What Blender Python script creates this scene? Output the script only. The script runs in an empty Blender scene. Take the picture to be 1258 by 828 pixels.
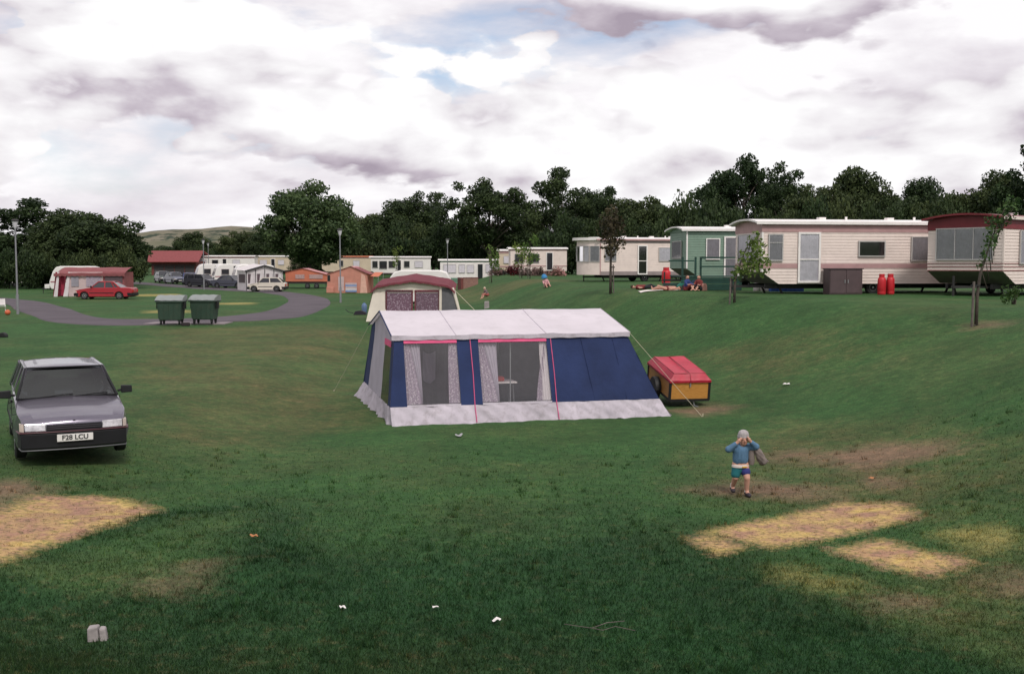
import bpy, bmesh, math, random
import numpy as np
from mathutils import Vector, Matrix

random.seed(7)
rng = np.random.default_rng(7)
SC = bpy.context.scene
COL = SC.collection
R = math.radians

# ------------------------------------------------------------------ camera
EYE = 3.4
FPX = 1300.0                       # focal length in photograph pixels
PITCH = math.atan((414 - 325) / FPX)
cam_data = bpy.data.cameras.new('camera')
cam_data.sensor_width = 36
cam_data.lens = 36 * FPX / 1258
cam_data.clip_start = 0.1
cam_data.clip_end = 20000
cam = bpy.data.objects.new('camera', cam_data)
COL.objects.link(cam)
cam.location = (0, 0, EYE)
cam.rotation_euler = (R(90) - PITCH, 0, 0)
SC.camera = cam

# ------------------------------------------------------------------ sky and sun
SUN_EL, SUN_AZ = R(50), math.atan2(0.36, -0.93)     # azimuth clockwise from +Y
world = bpy.data.worlds.new('World')
SC.world = world
world.use_nodes = True
world.cycles.sampling_method = 'MANUAL'
world.cycles.sample_map_resolution = 256
nt = world.node_tree
nt.nodes.clear()
N = nt.nodes.new
LK = nt.links.new


def wmath(op, a, b=None, clamp=False):
    n = N('ShaderNodeMath'); n.operation = op; n.use_clamp = clamp
    for i, q in enumerate((a, b)):
        if q is None:
            continue
        if isinstance(q, (int, float)):
            n.inputs[i].default_value = q
        else:
            LK(q, n.inputs[i])
    return n.outputs[0]


def wnoise(vec, scale, detail, rough, dist=0.0):
    n = N('ShaderNodeTexNoise')
    n.inputs['Scale'].default_value = scale
    n.inputs['Detail'].default_value = detail
    n.inputs['Roughness'].default_value = rough
    n.inputs['Distortion'].default_value = dist
    LK(vec, n.inputs['Vector'])
    return n.outputs['Fac']


def wramp(fac, stops):
    n = N('ShaderNodeValToRGB')
    e = n.color_ramp.elements
    while len(e) < len(stops):
        e.new(0.5)
    for el, (p, c) in zip(e, stops):
        el.position = p; el.color = (*c, 1)
    LK(fac, n.inputs['Fac'])
    return n.outputs['Color']


def wmap(vec, loc, scale, rot=(0, 0, 0)):
    n = N('ShaderNodeMapping')
    n.inputs['Location'].default_value = loc
    n.inputs['Scale'].default_value = scale
    n.inputs['Rotation'].default_value = rot
    LK(vec, n.inputs['Vector'])
    return n.outputs['Vector']


sky = N('ShaderNodeTexSky')
sky.sky_type = 'NISHITA'
sky.sun_disc = False
sky.sun_elevation = SUN_EL
sky.sun_rotation = SUN_AZ
sky.air_density = 1.0
sky.dust_density = 1.5
tc = N('ShaderNodeTexCoord')
gen = tc.outputs['Generated']
SKY_OFF = (1.2, 5.5, 0.55)


def puffs(off):
    """cloud thickness in a given direction: broad masses with billowing edges"""
    v = wmap(gen, off, (1, 1, 2.3))
    n = wnoise(v, 3.4, 8, 0.52, 0.15)
    k = N('ShaderNodeTexVoronoi'); k.feature = 'F1'
    k.inputs['Scale'].default_value = 11; k.inputs['Detail'].default_value = 1.5; k.inputs['Roughness'].default_value = 0.55
    LK(v, k.inputs['Vector'])
    return wmath('ADD', n, wmath('MULTIPLY', wmath('SUBTRACT', 0.42, k.outputs['Distance']), 0.16))


d0 = puffs(SKY_OFF)
d1 = puffs((SKY_OFF[0], SKY_OFF[1], SKY_OFF[2] + 0.085))
big = wnoise(wmap(gen, (SKY_OFF[0] + 1.7, SKY_OFF[1] + 4.0, SKY_OFF[2] * 1.3 + 1.29), (1, 1, 3.0)), 2.6, 4, 0.5, 0.2)
far_d = wnoise(wmap(gen, (SKY_OFF[0] + 5.2, SKY_OFF[1] + 2.0, SKY_OFF[2] * 1.3 + 0.29), (1, 1, 3.0)), 3.2, 7, 0.55, 0.1)
# high veil of grey-lilac cloud behind, crisp cumulus in front
veil_col = wramp(wmath('ADD', far_d, wmath('MULTIPLY', wmath('SUBTRACT', big, 0.5), 0.6)), [(0.31, (0.54, 0.48, 0.55)), (0.45, (0.77, 0.725, 0.775)), (0.57, (0.99, 0.97, 0.99))])
lit = wmath('ADD', wmath('MULTIPLY', wmath('SUBTRACT', d0, d1), 3.0), 0.49)
lit = wmath('ADD', lit, wmath('MULTIPLY', wmath('SUBTRACT', big, 0.5), 1.0), True)
cum_col = wramp(lit, [(0.0, (0.40, 0.34, 0.41)), (0.28, (0.58, 0.52, 0.585)), (0.52, (0.83, 0.80, 0.83)), (0.8, (1.0, 0.99, 1.0))])
cum = wramp(d0, [(0.385, (0, 0, 0)), (0.425, (1, 1, 1))])
mixc = N('ShaderNodeMix'); mixc.data_type = 'RGBA'
LK(cum, mixc.inputs[0]); LK(veil_col, mixc.inputs[6]); LK(cum_col, mixc.inputs[7])
cloud_col = mixc.outputs[2]
veil = wramp(far_d, [(0.29, (.2, .2, .2)), (0.46, (1, 1, 1))])
cover = wmath('MAXIMUM', cum, veil)
bg_sky = N('ShaderNodeBackground'); bg_sky.inputs['Strength'].default_value = 0.13
LK(sky.outputs[0], bg_sky.inputs['Color'])
bg_cloud = N('ShaderNodeBackground'); bg_cloud.inputs['Strength'].default_value = 0.86
LK(cloud_col, bg_cloud.inputs['Color'])
mixs = N('ShaderNodeMixShader')
LK(cover, mixs.inputs[0]); LK(bg_sky.outputs[0], mixs.inputs[1]); LK(bg_cloud.outputs[0], mixs.inputs[2])
wout = N('ShaderNodeOutputWorld')
LK(mixs.outputs[0], wout.inputs['Surface'])

sun_data = bpy.data.lights.new('sun', 'SUN')
sun_data.energy = 1.8
sun_data.angle = R(10)
sun_data.color = (1.0, 0.95, 0.88)
sun = bpy.data.objects.new('sun', sun_data)
COL.objects.link(sun)
to_sun = Vector((math.sin(SUN_AZ) * math.cos(SUN_EL), math.cos(SUN_AZ) * math.cos(SUN_EL), math.sin(SUN_EL)))
sun.rotation_euler = to_sun.to_track_quat('Z', 'Y').to_euler()
sun.location = to_sun * 60

SC.view_settings.view_transform = 'Standard'
SC.view_settings.look = 'None'
SC.view_settings.exposure = 0.25
SC.view_settings.gamma = 1.0
SC.view_settings.use_curve_mapping = False
SC.cycles.max_bounces = 6
SC.cycles.diffuse_bounces = 3
SC.cycles.glossy_bounces = 3
SC.cycles.caustics_reflective = False
SC.cycles.caustics_refractive = False
SC.cycles.transparent_max_bounces = 16

# ------------------------------------------------------------------ lie of the land


def sstep(a, b, x):
    t = np.clip((np.asarray(x, float) - a) / (b - a), 0, 1)
    return t * t * (3 - 2 * t)


TOE_Y = [0, 11, 26, 34, 51, 74, 102, 200, 400]
TOE_X = [4.6, 4.6, 4.6, 3.2, -0.6, -3.2, -5.7, -9, -14]
CR_X = [15, 14.5, 13.0, 9.8, 4.4, 1.2, -0.6, -4, -8]
LEFT_Y = [0, 15, 30, 60, 110, 150, 190, 260, 420, 900, 2600]
LEFT_Z = [.30, .30, .42, .66, .78, 1.25, 1.75, 2.3, 2.4, 2.4, 2.4]
TERRACE = 2.23


def land(x, y):
    x = np.asarray(x, float); y = np.asarray(y, float)
    left = np.interp(y, LEFT_Y, LEFT_Z)
    near = sstep(-4.2, -8.0, x) * 0 + (1 - sstep(-8.0, -4.2, x))
    w = np.maximum(near, sstep(36, 70, y))
    z = left * w
    toe = np.interp(y, TOE_Y, TOE_X); cr = np.interp(y, TOE_Y, CR_X)
    t = np.clip((x - toe) / (cr - toe), -0.2, 1.6)
    s = sstep(-0.08, 1.12, t)
    z = z + (np.maximum(TERRACE, left) - z) * s
    # bank the photographer stands on
    fb = np.clip(9.6 - y - 0.28 * (x + 4.0), 0, None)
    z = z + 0.16 * fb * sstep(0, 1.6, fb) * (1 - sstep(4, 9, fb) * 0.35)
    # raised camping pitch on the left
    u = (x + 4.6) * 0.93 + (y - 12.2) * 0.36
    v = -(x + 4.6) * 0.36 + (y - 12.2) * 0.93
    pad = sstep(2.6, 1.7, np.abs(u)) if False else (1 - sstep(1.5, 2.5, np.abs(u))) * (1 - sstep(1.2, 2.0, np.abs(v)))
    z = z + 0.10 * pad
    z = z + 0.02 * np.sin(x * .55 + 1.3) * np.sin(y * .37 + .6) + 0.006 * np.sin(x * 1.7 + y * 1.1)
    return z


def ray(px, py):
    a = (px - 629) / FPX; b = (414 - py) / FPX
    return np.array([a, math.cos(PITCH) + math.sin(PITCH) * b, -math.sin(PITCH) + math.cos(PITCH) * b])


def G(px, py, far=3000):
    """where the sight line of a photograph pixel meets the ground"""
    d = ray(px, py)
    ts = np.geomspace(4, far, 4000)
    zz = EYE + d[2] * ts - land(d[0] * ts, d[1] * ts)
    k = np.argmax(zz < 0) if (zz < 0).any() else len(ts) - 1
    t = ts[k]
    return Vector((d[0] * t, d[1] * t, float(land(d[0] * t, d[1] * t))))


def X(px, y):
    return (px - 629) / FPX * y


def on(x, y):
    return Vector((x, y, float(land(x, y))))


# ------------------------------------------------------------------ builders


class MB:
    def __init__(s, T=None):
        s.v = []; s.f = []; s.m = []; s.T = T

    def add(s, vs, fs, m=0):
        n = len(s.v)
        if s.T is not None:
            vs = [s.T @ Vector(p) for p in vs]
        s.v += [tuple(p) for p in vs]
        s.f += [tuple(i + n for i in f) for f in fs]
        s.m += [m] * len(fs)
        return s

    def box(s, x0, x1, y0, y1, z0, z1, m=0):
        vs = [(x, y, z) for z in (z0, z1) for y in (y0, y1) for x in (x0, x1)]
        return s.add(vs, [(0, 2, 3, 1), (4, 5, 7, 6), (0, 1, 5, 4), (2, 6, 7, 3), (0, 4, 6, 2), (1, 3, 7, 5)], m)

    def hexa(s, b, t, m=0):
        """four bottom and four top corners, both counter-clockwise from above"""
        return s.add(list(b) + list(t), [(3, 2, 1, 0), (4, 5, 6, 7), (0, 1, 5, 4), (1, 2, 6, 5), (2, 3, 7, 6), (3, 0, 4, 7)], m)

    def quad(s, a, b, c, d, m=0):
        return s.add([a, b, c, d], [(0, 1, 2, 3)], m)

    def prism(s, poly, axis, a, b, m=0):
        def p(q, t):
            return {'x': (t, q[0], q[1]), 'y': (q[0], t, q[1]), 'z': (q[0], q[1], t)}[axis]
        n = len(poly)
        vs = [p(q, a) for q in poly] + [p(q, b) for q in poly]
        fs = [tuple(range(n)), tuple(range(2 * n - 1, n - 1, -1))]
        fs += [(i, i + n, (i + 1) % n + n, (i + 1) % n) for i in range(n)]
        return s.add(vs, fs, m)

    def tube(s, pts, r, n=8, m=0):
        pts = [Vector(p) for p in pts]
        rs = r if isinstance(r, (list, tuple)) else [r] * len(pts)
        vs = []; fs = []
        prev = None
        for i, p in enumerate(pts):
            d = (pts[min(i + 1, len(pts) - 1)] - pts[max(i - 1, 0)]).normalized()
            up = Vector((0, 0, 1)) if abs(d.z) < .95 else Vector((1, 0, 0))
            a = d.cross(up).normalized() if prev is None else (prev - d * prev.dot(d)).normalized()
            prev = a
            b = d.cross(a)
            for k in range(n):
                t = 2 * math.pi * k / n
                vs.append(p + (a * math.cos(t) + b * math.sin(t)) * rs[i])
        for i in range(len(pts) - 1):
            for k in range(n):
                fs.append((i * n + k, i * n + (k + 1) % n, (i + 1) * n + (k + 1) % n, (i + 1) * n + k))
        fs.append(tuple(range(n - 1, -1, -1)))
        fs.append(tuple(range((len(pts) - 1) * n, len(pts) * n)))
        return s.add(vs, fs, m)

    def lathe(s, prof, n=16, o=(0, 0, 0), axis='z', m=0):
        """prof: (radius, height) pairs"""
        vs = []; fs = []
        for r, h in prof:
            for k in range(n):
                t = 2 * math.pi * k / n
                a, b = r * math.cos(t), r * math.sin(t)
                q = {'z': (a, b, h), 'x': (h, a, b), 'y': (b, h, a)}[axis]
                vs.append((q[0] + o[0], q[1] + o[1], q[2] + o[2]))
        for i in range(len(prof) - 1):
            for k in range(n):
                fs.append((i * n + k, i * n + (k + 1) % n, (i + 1) * n + (k + 1) % n, (i + 1) * n + k))
        fs.append(tuple(range(n - 1, -1, -1)))
        fs.append(tuple(range((len(prof) - 1) * n, len(prof) * n)))
        return s.add(vs, fs, m)

    def grid(s, fn, nu, nv, m=0):
        vs = [fn(i / nu, j / nv) for j in range(nv + 1) for i in range(nu + 1)]
        w = nu + 1
        fs = [(j * w + i, j * w + i + 1, (j + 1) * w + i + 1, (j + 1) * w + i) for j in range(nv) for i in range(nu)]
        return s.add(vs, fs, m)

    def bar(s, p, q, w, h, m=0):
        """square-section bar from p to q"""
        p = Vector(p); q = Vector(q); d = (q - p).normalized()
        up = Vector((0, 0, 1)) if abs(d.z) < .9 else Vector((0, 1, 0))
        a = d.cross(up).normalized() * w / 2; b = a.normalized().cross(d).normalized() * h / 2
        return s.add([p - a - b, p + a - b, p + a + b, p - a + b, q - a - b, q + a - b, q + a + b, q - a + b],
                     [(3, 2, 1, 0), (4, 5, 6, 7), (0, 1, 5, 4), (1, 2, 6, 5), (2, 3, 7, 6), (3, 0, 4, 7)], m)

    def ball(s, c, r, m=0, n=10, k=7):
        rx, ry, rz = r if isinstance(r, (tuple, list)) else (r, r, r)
        vs = []; fs = []
        for i in range(k + 1):
            t = math.pi * i / k
            for j in range(n):
                u = 2 * math.pi * j / n
                vs.append((c[0] + rx * math.sin(t) * math.cos(u), c[1] + ry * math.sin(t) * math.sin(u), c[2] + rz * math.cos(t)))
        for i in range(k):
            for j in range(n):
                fs.append((i * n + j, (i + 1) * n + j, (i + 1) * n + (j + 1) % n, i * n + (j + 1) % n))
        return s.add(vs, fs, m)

    def build(s, name, mats, parent=None, smooth=0, bevel=0, seg=2, kind=None):
        me = bpy.data.meshes.new(name)
        me.from_pydata(s.v, [], s.f)
        if not isinstance(mats, (list, tuple)):
            mats = [mats]
        for q in mats:
            me.materials.append(q)
        if len(mats) > 1:
            me.polygons.foreach_set('material_index', s.m)
        bm = bmesh.new(); bm.from_mesh(me)
        bmesh.ops.remove_doubles(bm, verts=bm.verts, dist=1e-5)
        bmesh.ops.recalc_face_normals(bm, faces=bm.faces)
        bm.to_mesh(me); bm.free()
        if smooth:
            me.polygons.foreach_set('use_smooth', [True] * len(me.polygons))
            if smooth < 180:
                me.set_sharp_from_angle(angle=R(smooth))
        o = bpy.data.objects.new(name, me)
        COL.objects.link(o)
        if parent is not None:
            o.parent = parent
        if bevel:
            b = o.modifiers.new('bevel', 'BEVEL')
            b.width = bevel; b.segments = seg; b.limit_method = 'ANGLE'; b.angle_limit = R(35)
        if kind:
            o['kind'] = kind
        return o


def tag(o, label, cat, group=None):
    o['label'] = label; o['category'] = cat
    if group:
        o['group'] = group
    return o


def thing(name, label, cat, loc=(0, 0, 0), rot=0, group=None, scale=None):
    o = bpy.data.objects.new(name, None)
    COL.objects.link(o)
    o.location = loc; o.rotation_euler = (0, 0, rot)
    if scale:
        o.scale = scale
    o.empty_display_size = .2
    return tag(o, label, cat, group)


def copy_tree(src, parent=None):
    c = src.copy()
    COL.objects.link(c)
    c.parent = parent
    for ch in list(src.children):
        k = copy_tree(ch, c)
        k.matrix_parent_inverse = ch.matrix_parent_inverse.copy()
    return c


def dup(src, loc, rot=None, label=None, scale=None):
    c = copy_tree(src)
    c.location = loc
    if rot is not None:
        c.rotation_euler = (0, 0, rot)
    if scale:
        c.scale = scale
    if label:
        c['label'] = label
    return c


# ------------------------------------------------------------------ materials
MATS = {}


class Tree:
    def __init__(s, name):
        s.mat = bpy.data.materials.new(name)
        s.mat.use_nodes = True
        s.t = s.mat.node_tree
        s.t.nodes.clear()
        s.out = s.t.nodes.new('ShaderNodeOutputMaterial')

    def n(s, typ, ins=None, **kw):
        q = s.t.nodes.new(typ)
        for k, v in kw.items():
            setattr(q, k, v)
        for k, v in (ins or {}).items():
            if hasattr(v, 'is_linked') or isinstance(v, bpy.types.NodeSocket):
                s.t.links.new(v, q.inputs[k])
            else:
                q.inputs[k].default_value = v
        return q

    def noise(s, vec, scale, detail=4, rough=.55, dist=0):
        return s.n('ShaderNodeTexNoise', {'Vector': vec, 'Scale': scale, 'Detail': detail, 'Roughness': rough, 'Distortion': dist}).outputs['Fac']

    def math(s, op, a, b=0.0, clamp=False):
        return s.n('ShaderNodeMath', {0: a, 1: b}, operation=op, use_clamp=clamp).outputs[0]

    def ramp(s, fac, stops):
        q = s.n('ShaderNodeValToRGB', {'Fac': fac})
        e = q.color_ramp.elements
        while len(e) < len(stops):
            e.new(.5)
        for el, (p, c) in zip(e, stops):
            el.position = p
            el.color = (*c, 1) if not isinstance(c, (int, float)) else (c, c, c, 1)
        return q.outputs['Color']

    def mix(s, fac, a, b, mode='MIX'):
        q = s.n('ShaderNodeMix', None, data_type='RGBA', blend_type=mode)
        for i, v in ((0, fac), (6, a), (7, b)):
            if isinstance(v, bpy.types.NodeSocket):
                s.t.links.new(v, q.inputs[i])
            else:
                q.inputs[i].default_value = v if isinstance(v, (int, float)) else (*v, 1)
        return q.outputs[2]

    def end(s, sock):
        s.t.links.new(sock, s.out.inputs['Surface'])
        return s.mat


def mat(name, col, rough=.6, metal=0.0, var=.12, vs=4.0, bump=0.0, bs=40.0, spec=.4, trans=0.0, dirt=0.0, coat=0.0):
    if name in MATS:
        return MATS[name]
    t = Tree(name)
    co = t.n('ShaderNodeTexCoord').outputs['Object']
    nz = t.noise(co, vs, 5, .6)
    lo = tuple(max(0, c * (1 - var)) for c in col); hi = tuple(min(1, c * (1 + var)) for c in col)
    c = t.ramp(nz, [(.3, lo), (.7, hi)])
    if dirt:
        dn = t.noise(co, vs * 2.7, 6, .65, .4)
        c = t.mix(t.math('MULTIPLY', t.ramp(dn, [(.5, 0.0), (.72, 1.0)]), dirt), c, (.11, .085, .06))
    b = t.n('ShaderNodeBsdfPrincipled', {'Base Color': c, 'Roughness': rough, 'Metallic': metal, 'Specular IOR Level': spec, 'Coat Weight': coat})
    if bump:
        bn = t.n('ShaderNodeBump', {'Height': t.noise(co, bs, 4, .6), 'Strength': bump, 'Distance': .02})
        t.t.links.new(bn.outputs[0], b.inputs['Normal'])
    s = b.outputs[0]
    if trans:
        tr = t.n('ShaderNodeBsdfTranslucent', {'Color': c})
        s = t.n('ShaderNodeMixShader', {0: trans, 1: s, 2: tr.outputs[0]}).outputs[0]
    MATS[name] = t.end(s)
    return MATS[name]


def glassy(name, tint, refl=.12, rough=.05, wave=0.0):
    """thin clear sheet: lets most light through, mirrors the sky a little"""
    if name in MATS:
        return MATS[name]
    t = Tree(name)
    tr = t.n('ShaderNodeBsdfTransparent', {'Color': (*tint, 1)})
    gl = t.n('ShaderNodeBsdfGlossy', {'Roughness': rough, 'Color': (1, 1, 1, 1)})
    if wave:
        co = t.n('ShaderNodeTexCoord').outputs['Object']
        st = t.n('ShaderNodeMapping', {'Vector': co, 'Scale': (1, 1, 2.2)}).outputs[0]
        bn = t.n('ShaderNodeBump', {'Height': t.noise(st, wave, 1, .4, .3), 'Strength': .45, 'Distance': .05})
        t.t.links.new(bn.outputs[0], gl.inputs['Normal'])
    fr = t.n('ShaderNodeLayerWeight', {'Blend': .25}).outputs['Fresnel']
    f = t.math('ADD', t.math('MULTIPLY', fr, .8), refl, True)
    MATS[name] = t.end(t.n('ShaderNodeMixShader', {0: f, 1: tr.outputs[0], 2: gl.outputs[0]}).outputs[0])
    return MATS[name]

# ------------------------------------------------------------------ ground
STRAW_PX = [
    [(-120, 655), (-40, 635), (0, 627), (45, 609), (110, 610), (150, 614), (192, 625), (150, 641), (100, 655), (60, 672), (0, 690), (-120, 720)],
    [(866, 654), (1035, 618), (1100, 620), (1128, 632), (1020, 662), (940, 673)],
    [(846, 661), (870, 656), (914, 672), (884, 682)],
    [(1026, 676), (1085, 663), (1190, 690), (1140, 707), (1095, 700)],
]
FAINT_PX = [
    [(1160, 656), (1215, 647), (1246, 660), (1212, 677)],
    [(960, 704), (980, 700), (985, 708), (968, 710)], [(1000, 711), (1030, 715), (1035, 722), (1008, 720)],
    [(165, 361), (222, 361), (222, 364.5), (165, 364.5)], [(178, 381), (237, 381), (237, 385), (178, 385)],
    [(265, 371.5), (315, 371.5), (315, 374.5), (265, 374.5)],
]
BARE_PX = [
    [(985, 562), (1060, 548), (1150, 543), (1180, 552), (1130, 566), (1040, 577)], [(840, 602), (930, 590), (1000, 597), (1020, 610), (930, 612)],
    [(1060, 590), (1090, 586), (1105, 596), (1080, 598)], [(940, 560), (985, 552), (990, 560), (955, 566)],
    [(1240, 705), (1300, 695), (1300, 730), (1245, 728)], [(1080, 740), (1110, 734), (1125, 744), (1095, 748)],
    [(180, 716), (215, 711), (240, 719), (200, 726)], [(232, 699), (248, 694), (254, 700), (240, 704)], [(-60, 600), (20, 590), (60, 600), (0, 625), (-60, 640)],
    [(815, 505), (870, 497), (905, 500), (860, 512)], [(1195, 398), (1235, 396), (1240, 400), (1200, 403)],
]
LUSH_SHADE_PX = [  # greener turf, plus the lower-right band of shade painted as darker grass
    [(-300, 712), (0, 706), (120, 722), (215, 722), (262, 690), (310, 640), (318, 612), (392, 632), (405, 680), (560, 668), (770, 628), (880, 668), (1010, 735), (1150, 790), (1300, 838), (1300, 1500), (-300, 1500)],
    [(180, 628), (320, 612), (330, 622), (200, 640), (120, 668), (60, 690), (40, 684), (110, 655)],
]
DRY_PX = [
    [(180, 404), (400, 398), (445, 420), (440, 520), (300, 560), (170, 560), (165, 470)],
    [(-300, 775), (60, 768), (180, 782), (330, 800), (620, 818), (760, 850), (760, 1500), (-300, 1500)],
    [(880, 430), (1010, 415), (1060, 430), (960, 470), (890, 470)],
    [(555, 356), (620, 349), (690, 343), (695, 347), (620, 360), (560, 372)],
    [(860, 570), (960, 520), (1100, 530), (1230, 560), (1150, 620), (900, 620)],
    [(960, 720), (1258, 690), (1300, 800), (1200, 780), (1050, 740)],
]


def poly_xy(px):
    return np.array([tuple(G(a, b))[:2] for a, b in px])


def sdist(poly, x, y):
    """distance to a polygon's edge, positive inside"""
    d = np.full(x.shape, 1e9); ins = np.zeros(x.shape, bool)
    n = len(poly)
    for i in range(n):
        a = poly[i]; b = poly[(i + 1) % n]
        e = b - a
        wx, wy = x - a[0], y - a[1]
        t = np.clip((wx * e[0] + wy * e[1]) / (e @ e + 1e-12), 0, 1)
        d = np.minimum(d, np.hypot(wx - e[0] * t, wy - e[1] * t))
        c = ((a[1] <= y) & (y < b[1])) | ((b[1] <= y) & (y < a[1]))
        with np.errstate(divide='ignore', invalid='ignore'):
            xi = a[0] + (y - a[1]) / (b[1] - a[1]) * e[0]
        ins ^= c & (x < xi)
    return np.where(ins, d, -d)


POLYS = {k: [poly_xy(p) for p in v] for k, v in (('straw', STRAW_PX), ('faint', FAINT_PX), ('bare', BARE_PX), ('lush_shade', LUSH_SHADE_PX), ('dry', DRY_PX))}


def fields(x, y):
    out = {}
    for k, ps in POLYS.items():
        s = np.full(x.shape, -5.0)
        for p in ps:
            s = np.maximum(s, sdist(p, x, y))
        if k == 'lush_shade':                              # painted dark green fades gradually here, sharply elsewhere
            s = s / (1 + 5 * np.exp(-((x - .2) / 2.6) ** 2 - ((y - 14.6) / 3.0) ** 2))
        out[k] = np.clip(s, -5, 5)
    return out


def axis_steps(fine0, fine1, step, lo, hi, grow=1.09):
    a = list(np.arange(fine0, fine1, step))
    s, q = step, a[-1]
    while q < hi:
        s *= grow; q += s; a.append(q)
    s, q = step, a[0]; b = []
    while q > lo:
        s *= grow; q -= s; b.append(q)
    return np.array(b[::-1] + a)


def grass_material(blade):
    t = Tree('grass_blades' if blade else 'turf')
    pos = t.n('ShaderNodeNewGeometry').outputs['Position']

    def at(k):
        return t.n('ShaderNodeAttribute', None, attribute_name=k, attribute_type='GEOMETRY').outputs['Fac']
    nb = t.noise(pos, .22, 4, .6, .3)
    nm = t.noise(pos, 1.5, 5, .65, .3)
    nf = t.noise(pos, 14, 4, .7)
    nx = t.noise(pos, 60, 3, .7)
    edge = t.math('MULTIPLY', t.math('SUBTRACT', nm, .5), 1.0)
    fine = t.math('MULTIPLY', t.math('SUBTRACT', nf, .5), .9)

    def mask(k, w, wob=1.0, nfine=.5):
        q = t.math('ADD', at(k), t.math('MULTIPLY', edge, wob))
        q = t.math('ADD', q, t.math('MULTIPLY', fine, nfine))
        return t.math('ADD', t.math('DIVIDE', q, w), .5, True)
    dry = t.math('ADD', t.math('MULTIPLY', mask('dry', 2.2, 1.6, .8), .48), t.math('MULTIPLY', t.math('SUBTRACT', nb, .45), 1.2), True)
    dryv = t.math('MULTIPLY', dry, t.ramp(nm, [(.3, .25), (.68, 1.0)]))
    base = t.mix(dryv, (.035, .088, .027), (.15, .108, .052))
    base = t.mix(t.math('MULTIPLY', mask('lush_shade', .55, .35, .3), .8), base, (.014, .049, .018))  # dark green: lusher growth, and shade at lower right put into the colour
    base = t.mix(t.math('MULTIPLY', t.ramp(t.noise(pos, 5.5, 5, .7, .4), [(.54, 0.0), (.7, 1.0)]), t.math('ADD', t.math('MULTIPLY', dry, .6), .14)), base, (.21, .15, .08))
    base = t.mix(t.math('MULTIPLY', mask('bare', .8, 1.0, .9), .72), base, (.20, .118, .088))
    straw_c = t.mix(t.ramp(t.noise(pos, 3.0, 5, .65), [(.36, 0.0), (.62, 1.0)]), (.54, .39, .14), (.36, .205, .14))
    straw_c = t.mix(t.math('MULTIPLY', mask('straw', .9, 0.0, .3), 0.0), straw_c, straw_c)
    inner = t.math('DIVIDE', t.math('SUBTRACT', t.math('ADD', at('straw'), edge), .35), .6, True)
    straw_c = t.mix(t.math('MULTIPLY', inner, .75), straw_c, (.33, .19, .14))
    base = t.mix(t.math('MULTIPLY', mask('faint', .7, .5, .8), .55), base, (.42, .33, .12))
    base = t.mix(1.0, base, t.ramp(nx, [(.25, .55), (.75, 1.45)]), 'MULTIPLY')
    base = t.mix(1.0, base, t.ramp(t.noise(pos, 22, 4, .7, .5), [(.3, .7), (.7, 1.3)]), 'MULTIPLY')
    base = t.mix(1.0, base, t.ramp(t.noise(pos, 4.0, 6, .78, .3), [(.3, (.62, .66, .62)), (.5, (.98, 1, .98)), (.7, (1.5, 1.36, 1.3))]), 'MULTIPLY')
    if blade:
        tone = t.n('ShaderNodeAttribute', None, attribute_name='tone', attribute_type='GEOMETRY').outputs['Fac']
        base = t.mix(1.0, base, t.ramp(tone, [(0, (.5, .55, .5)), (.8, (1.35, 1.3, 1.2)), (1, (2.6, 2.1, 1.6))]), 'MULTIPLY')
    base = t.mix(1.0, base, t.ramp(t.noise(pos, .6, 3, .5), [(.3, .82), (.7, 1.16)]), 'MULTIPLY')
    straw_c = t.mix(1.0, straw_c, t.ramp(nf, [(.25, .72), (.75, 1.25)]), 'MULTIPLY')
    base = t.mix(t.math('MULTIPLY', mask('straw', .34, .5, .5), t.ramp(nf, [(.28, .4), (.5, 1.0)])), base, straw_c)
    b = t.n('ShaderNodeBsdfPrincipled', {'Base Color': base, 'Roughness': .9, 'Specular IOR Level': .15})
    bp = t.n('ShaderNodeBump', {'Height': t.math('ADD', nf, t.math('MULTIPLY', nx, .6)), 'Strength': .55, 'Distance': .05})
    t.t.links.new(bp.outputs[0], b.inputs['Normal'])
    if blade:                                      # thin blades let light through
        tr = t.n('ShaderNodeBsdfTranslucent', {'Color': base})
        return t.end(t.n('ShaderNodeMixShader', {0: .45, 1: b.outputs[0], 2: tr.outputs[0]}).outputs[0])
    return t.end(b.outputs[0])


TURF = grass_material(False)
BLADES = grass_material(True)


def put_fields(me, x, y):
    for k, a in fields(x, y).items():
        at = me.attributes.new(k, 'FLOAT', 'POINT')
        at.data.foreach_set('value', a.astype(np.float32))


gx = axis_steps(-10, 12, .17, -1800, 1800, 1.085)
gy = axis_steps(5, 28, .17, -60, 2600, 1.05)
XX, YY = np.meshgrid(gx, gy)
ZZ = land(XX, YY)
me = bpy.data.meshes.new('ground')
nx_, ny_ = len(gx), len(gy)
idx = np.arange(nx_ * ny_).reshape(ny_, nx_)
faces = np.stack([idx[:-1, :-1], idx[:-1, 1:], idx[1:, 1:], idx[1:, :-1]], -1).reshape(-1, 4)
me.from_pydata(np.stack([XX, YY, ZZ], -1).reshape(-1, 3).tolist(), [], faces.tolist())
me.polygons.foreach_set('use_smooth', [True] * len(me.polygons))
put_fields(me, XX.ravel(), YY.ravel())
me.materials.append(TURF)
ground = bpy.data.objects.new('ground', me)
COL.objects.link(ground)
ground['kind'] = 'structure'

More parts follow.
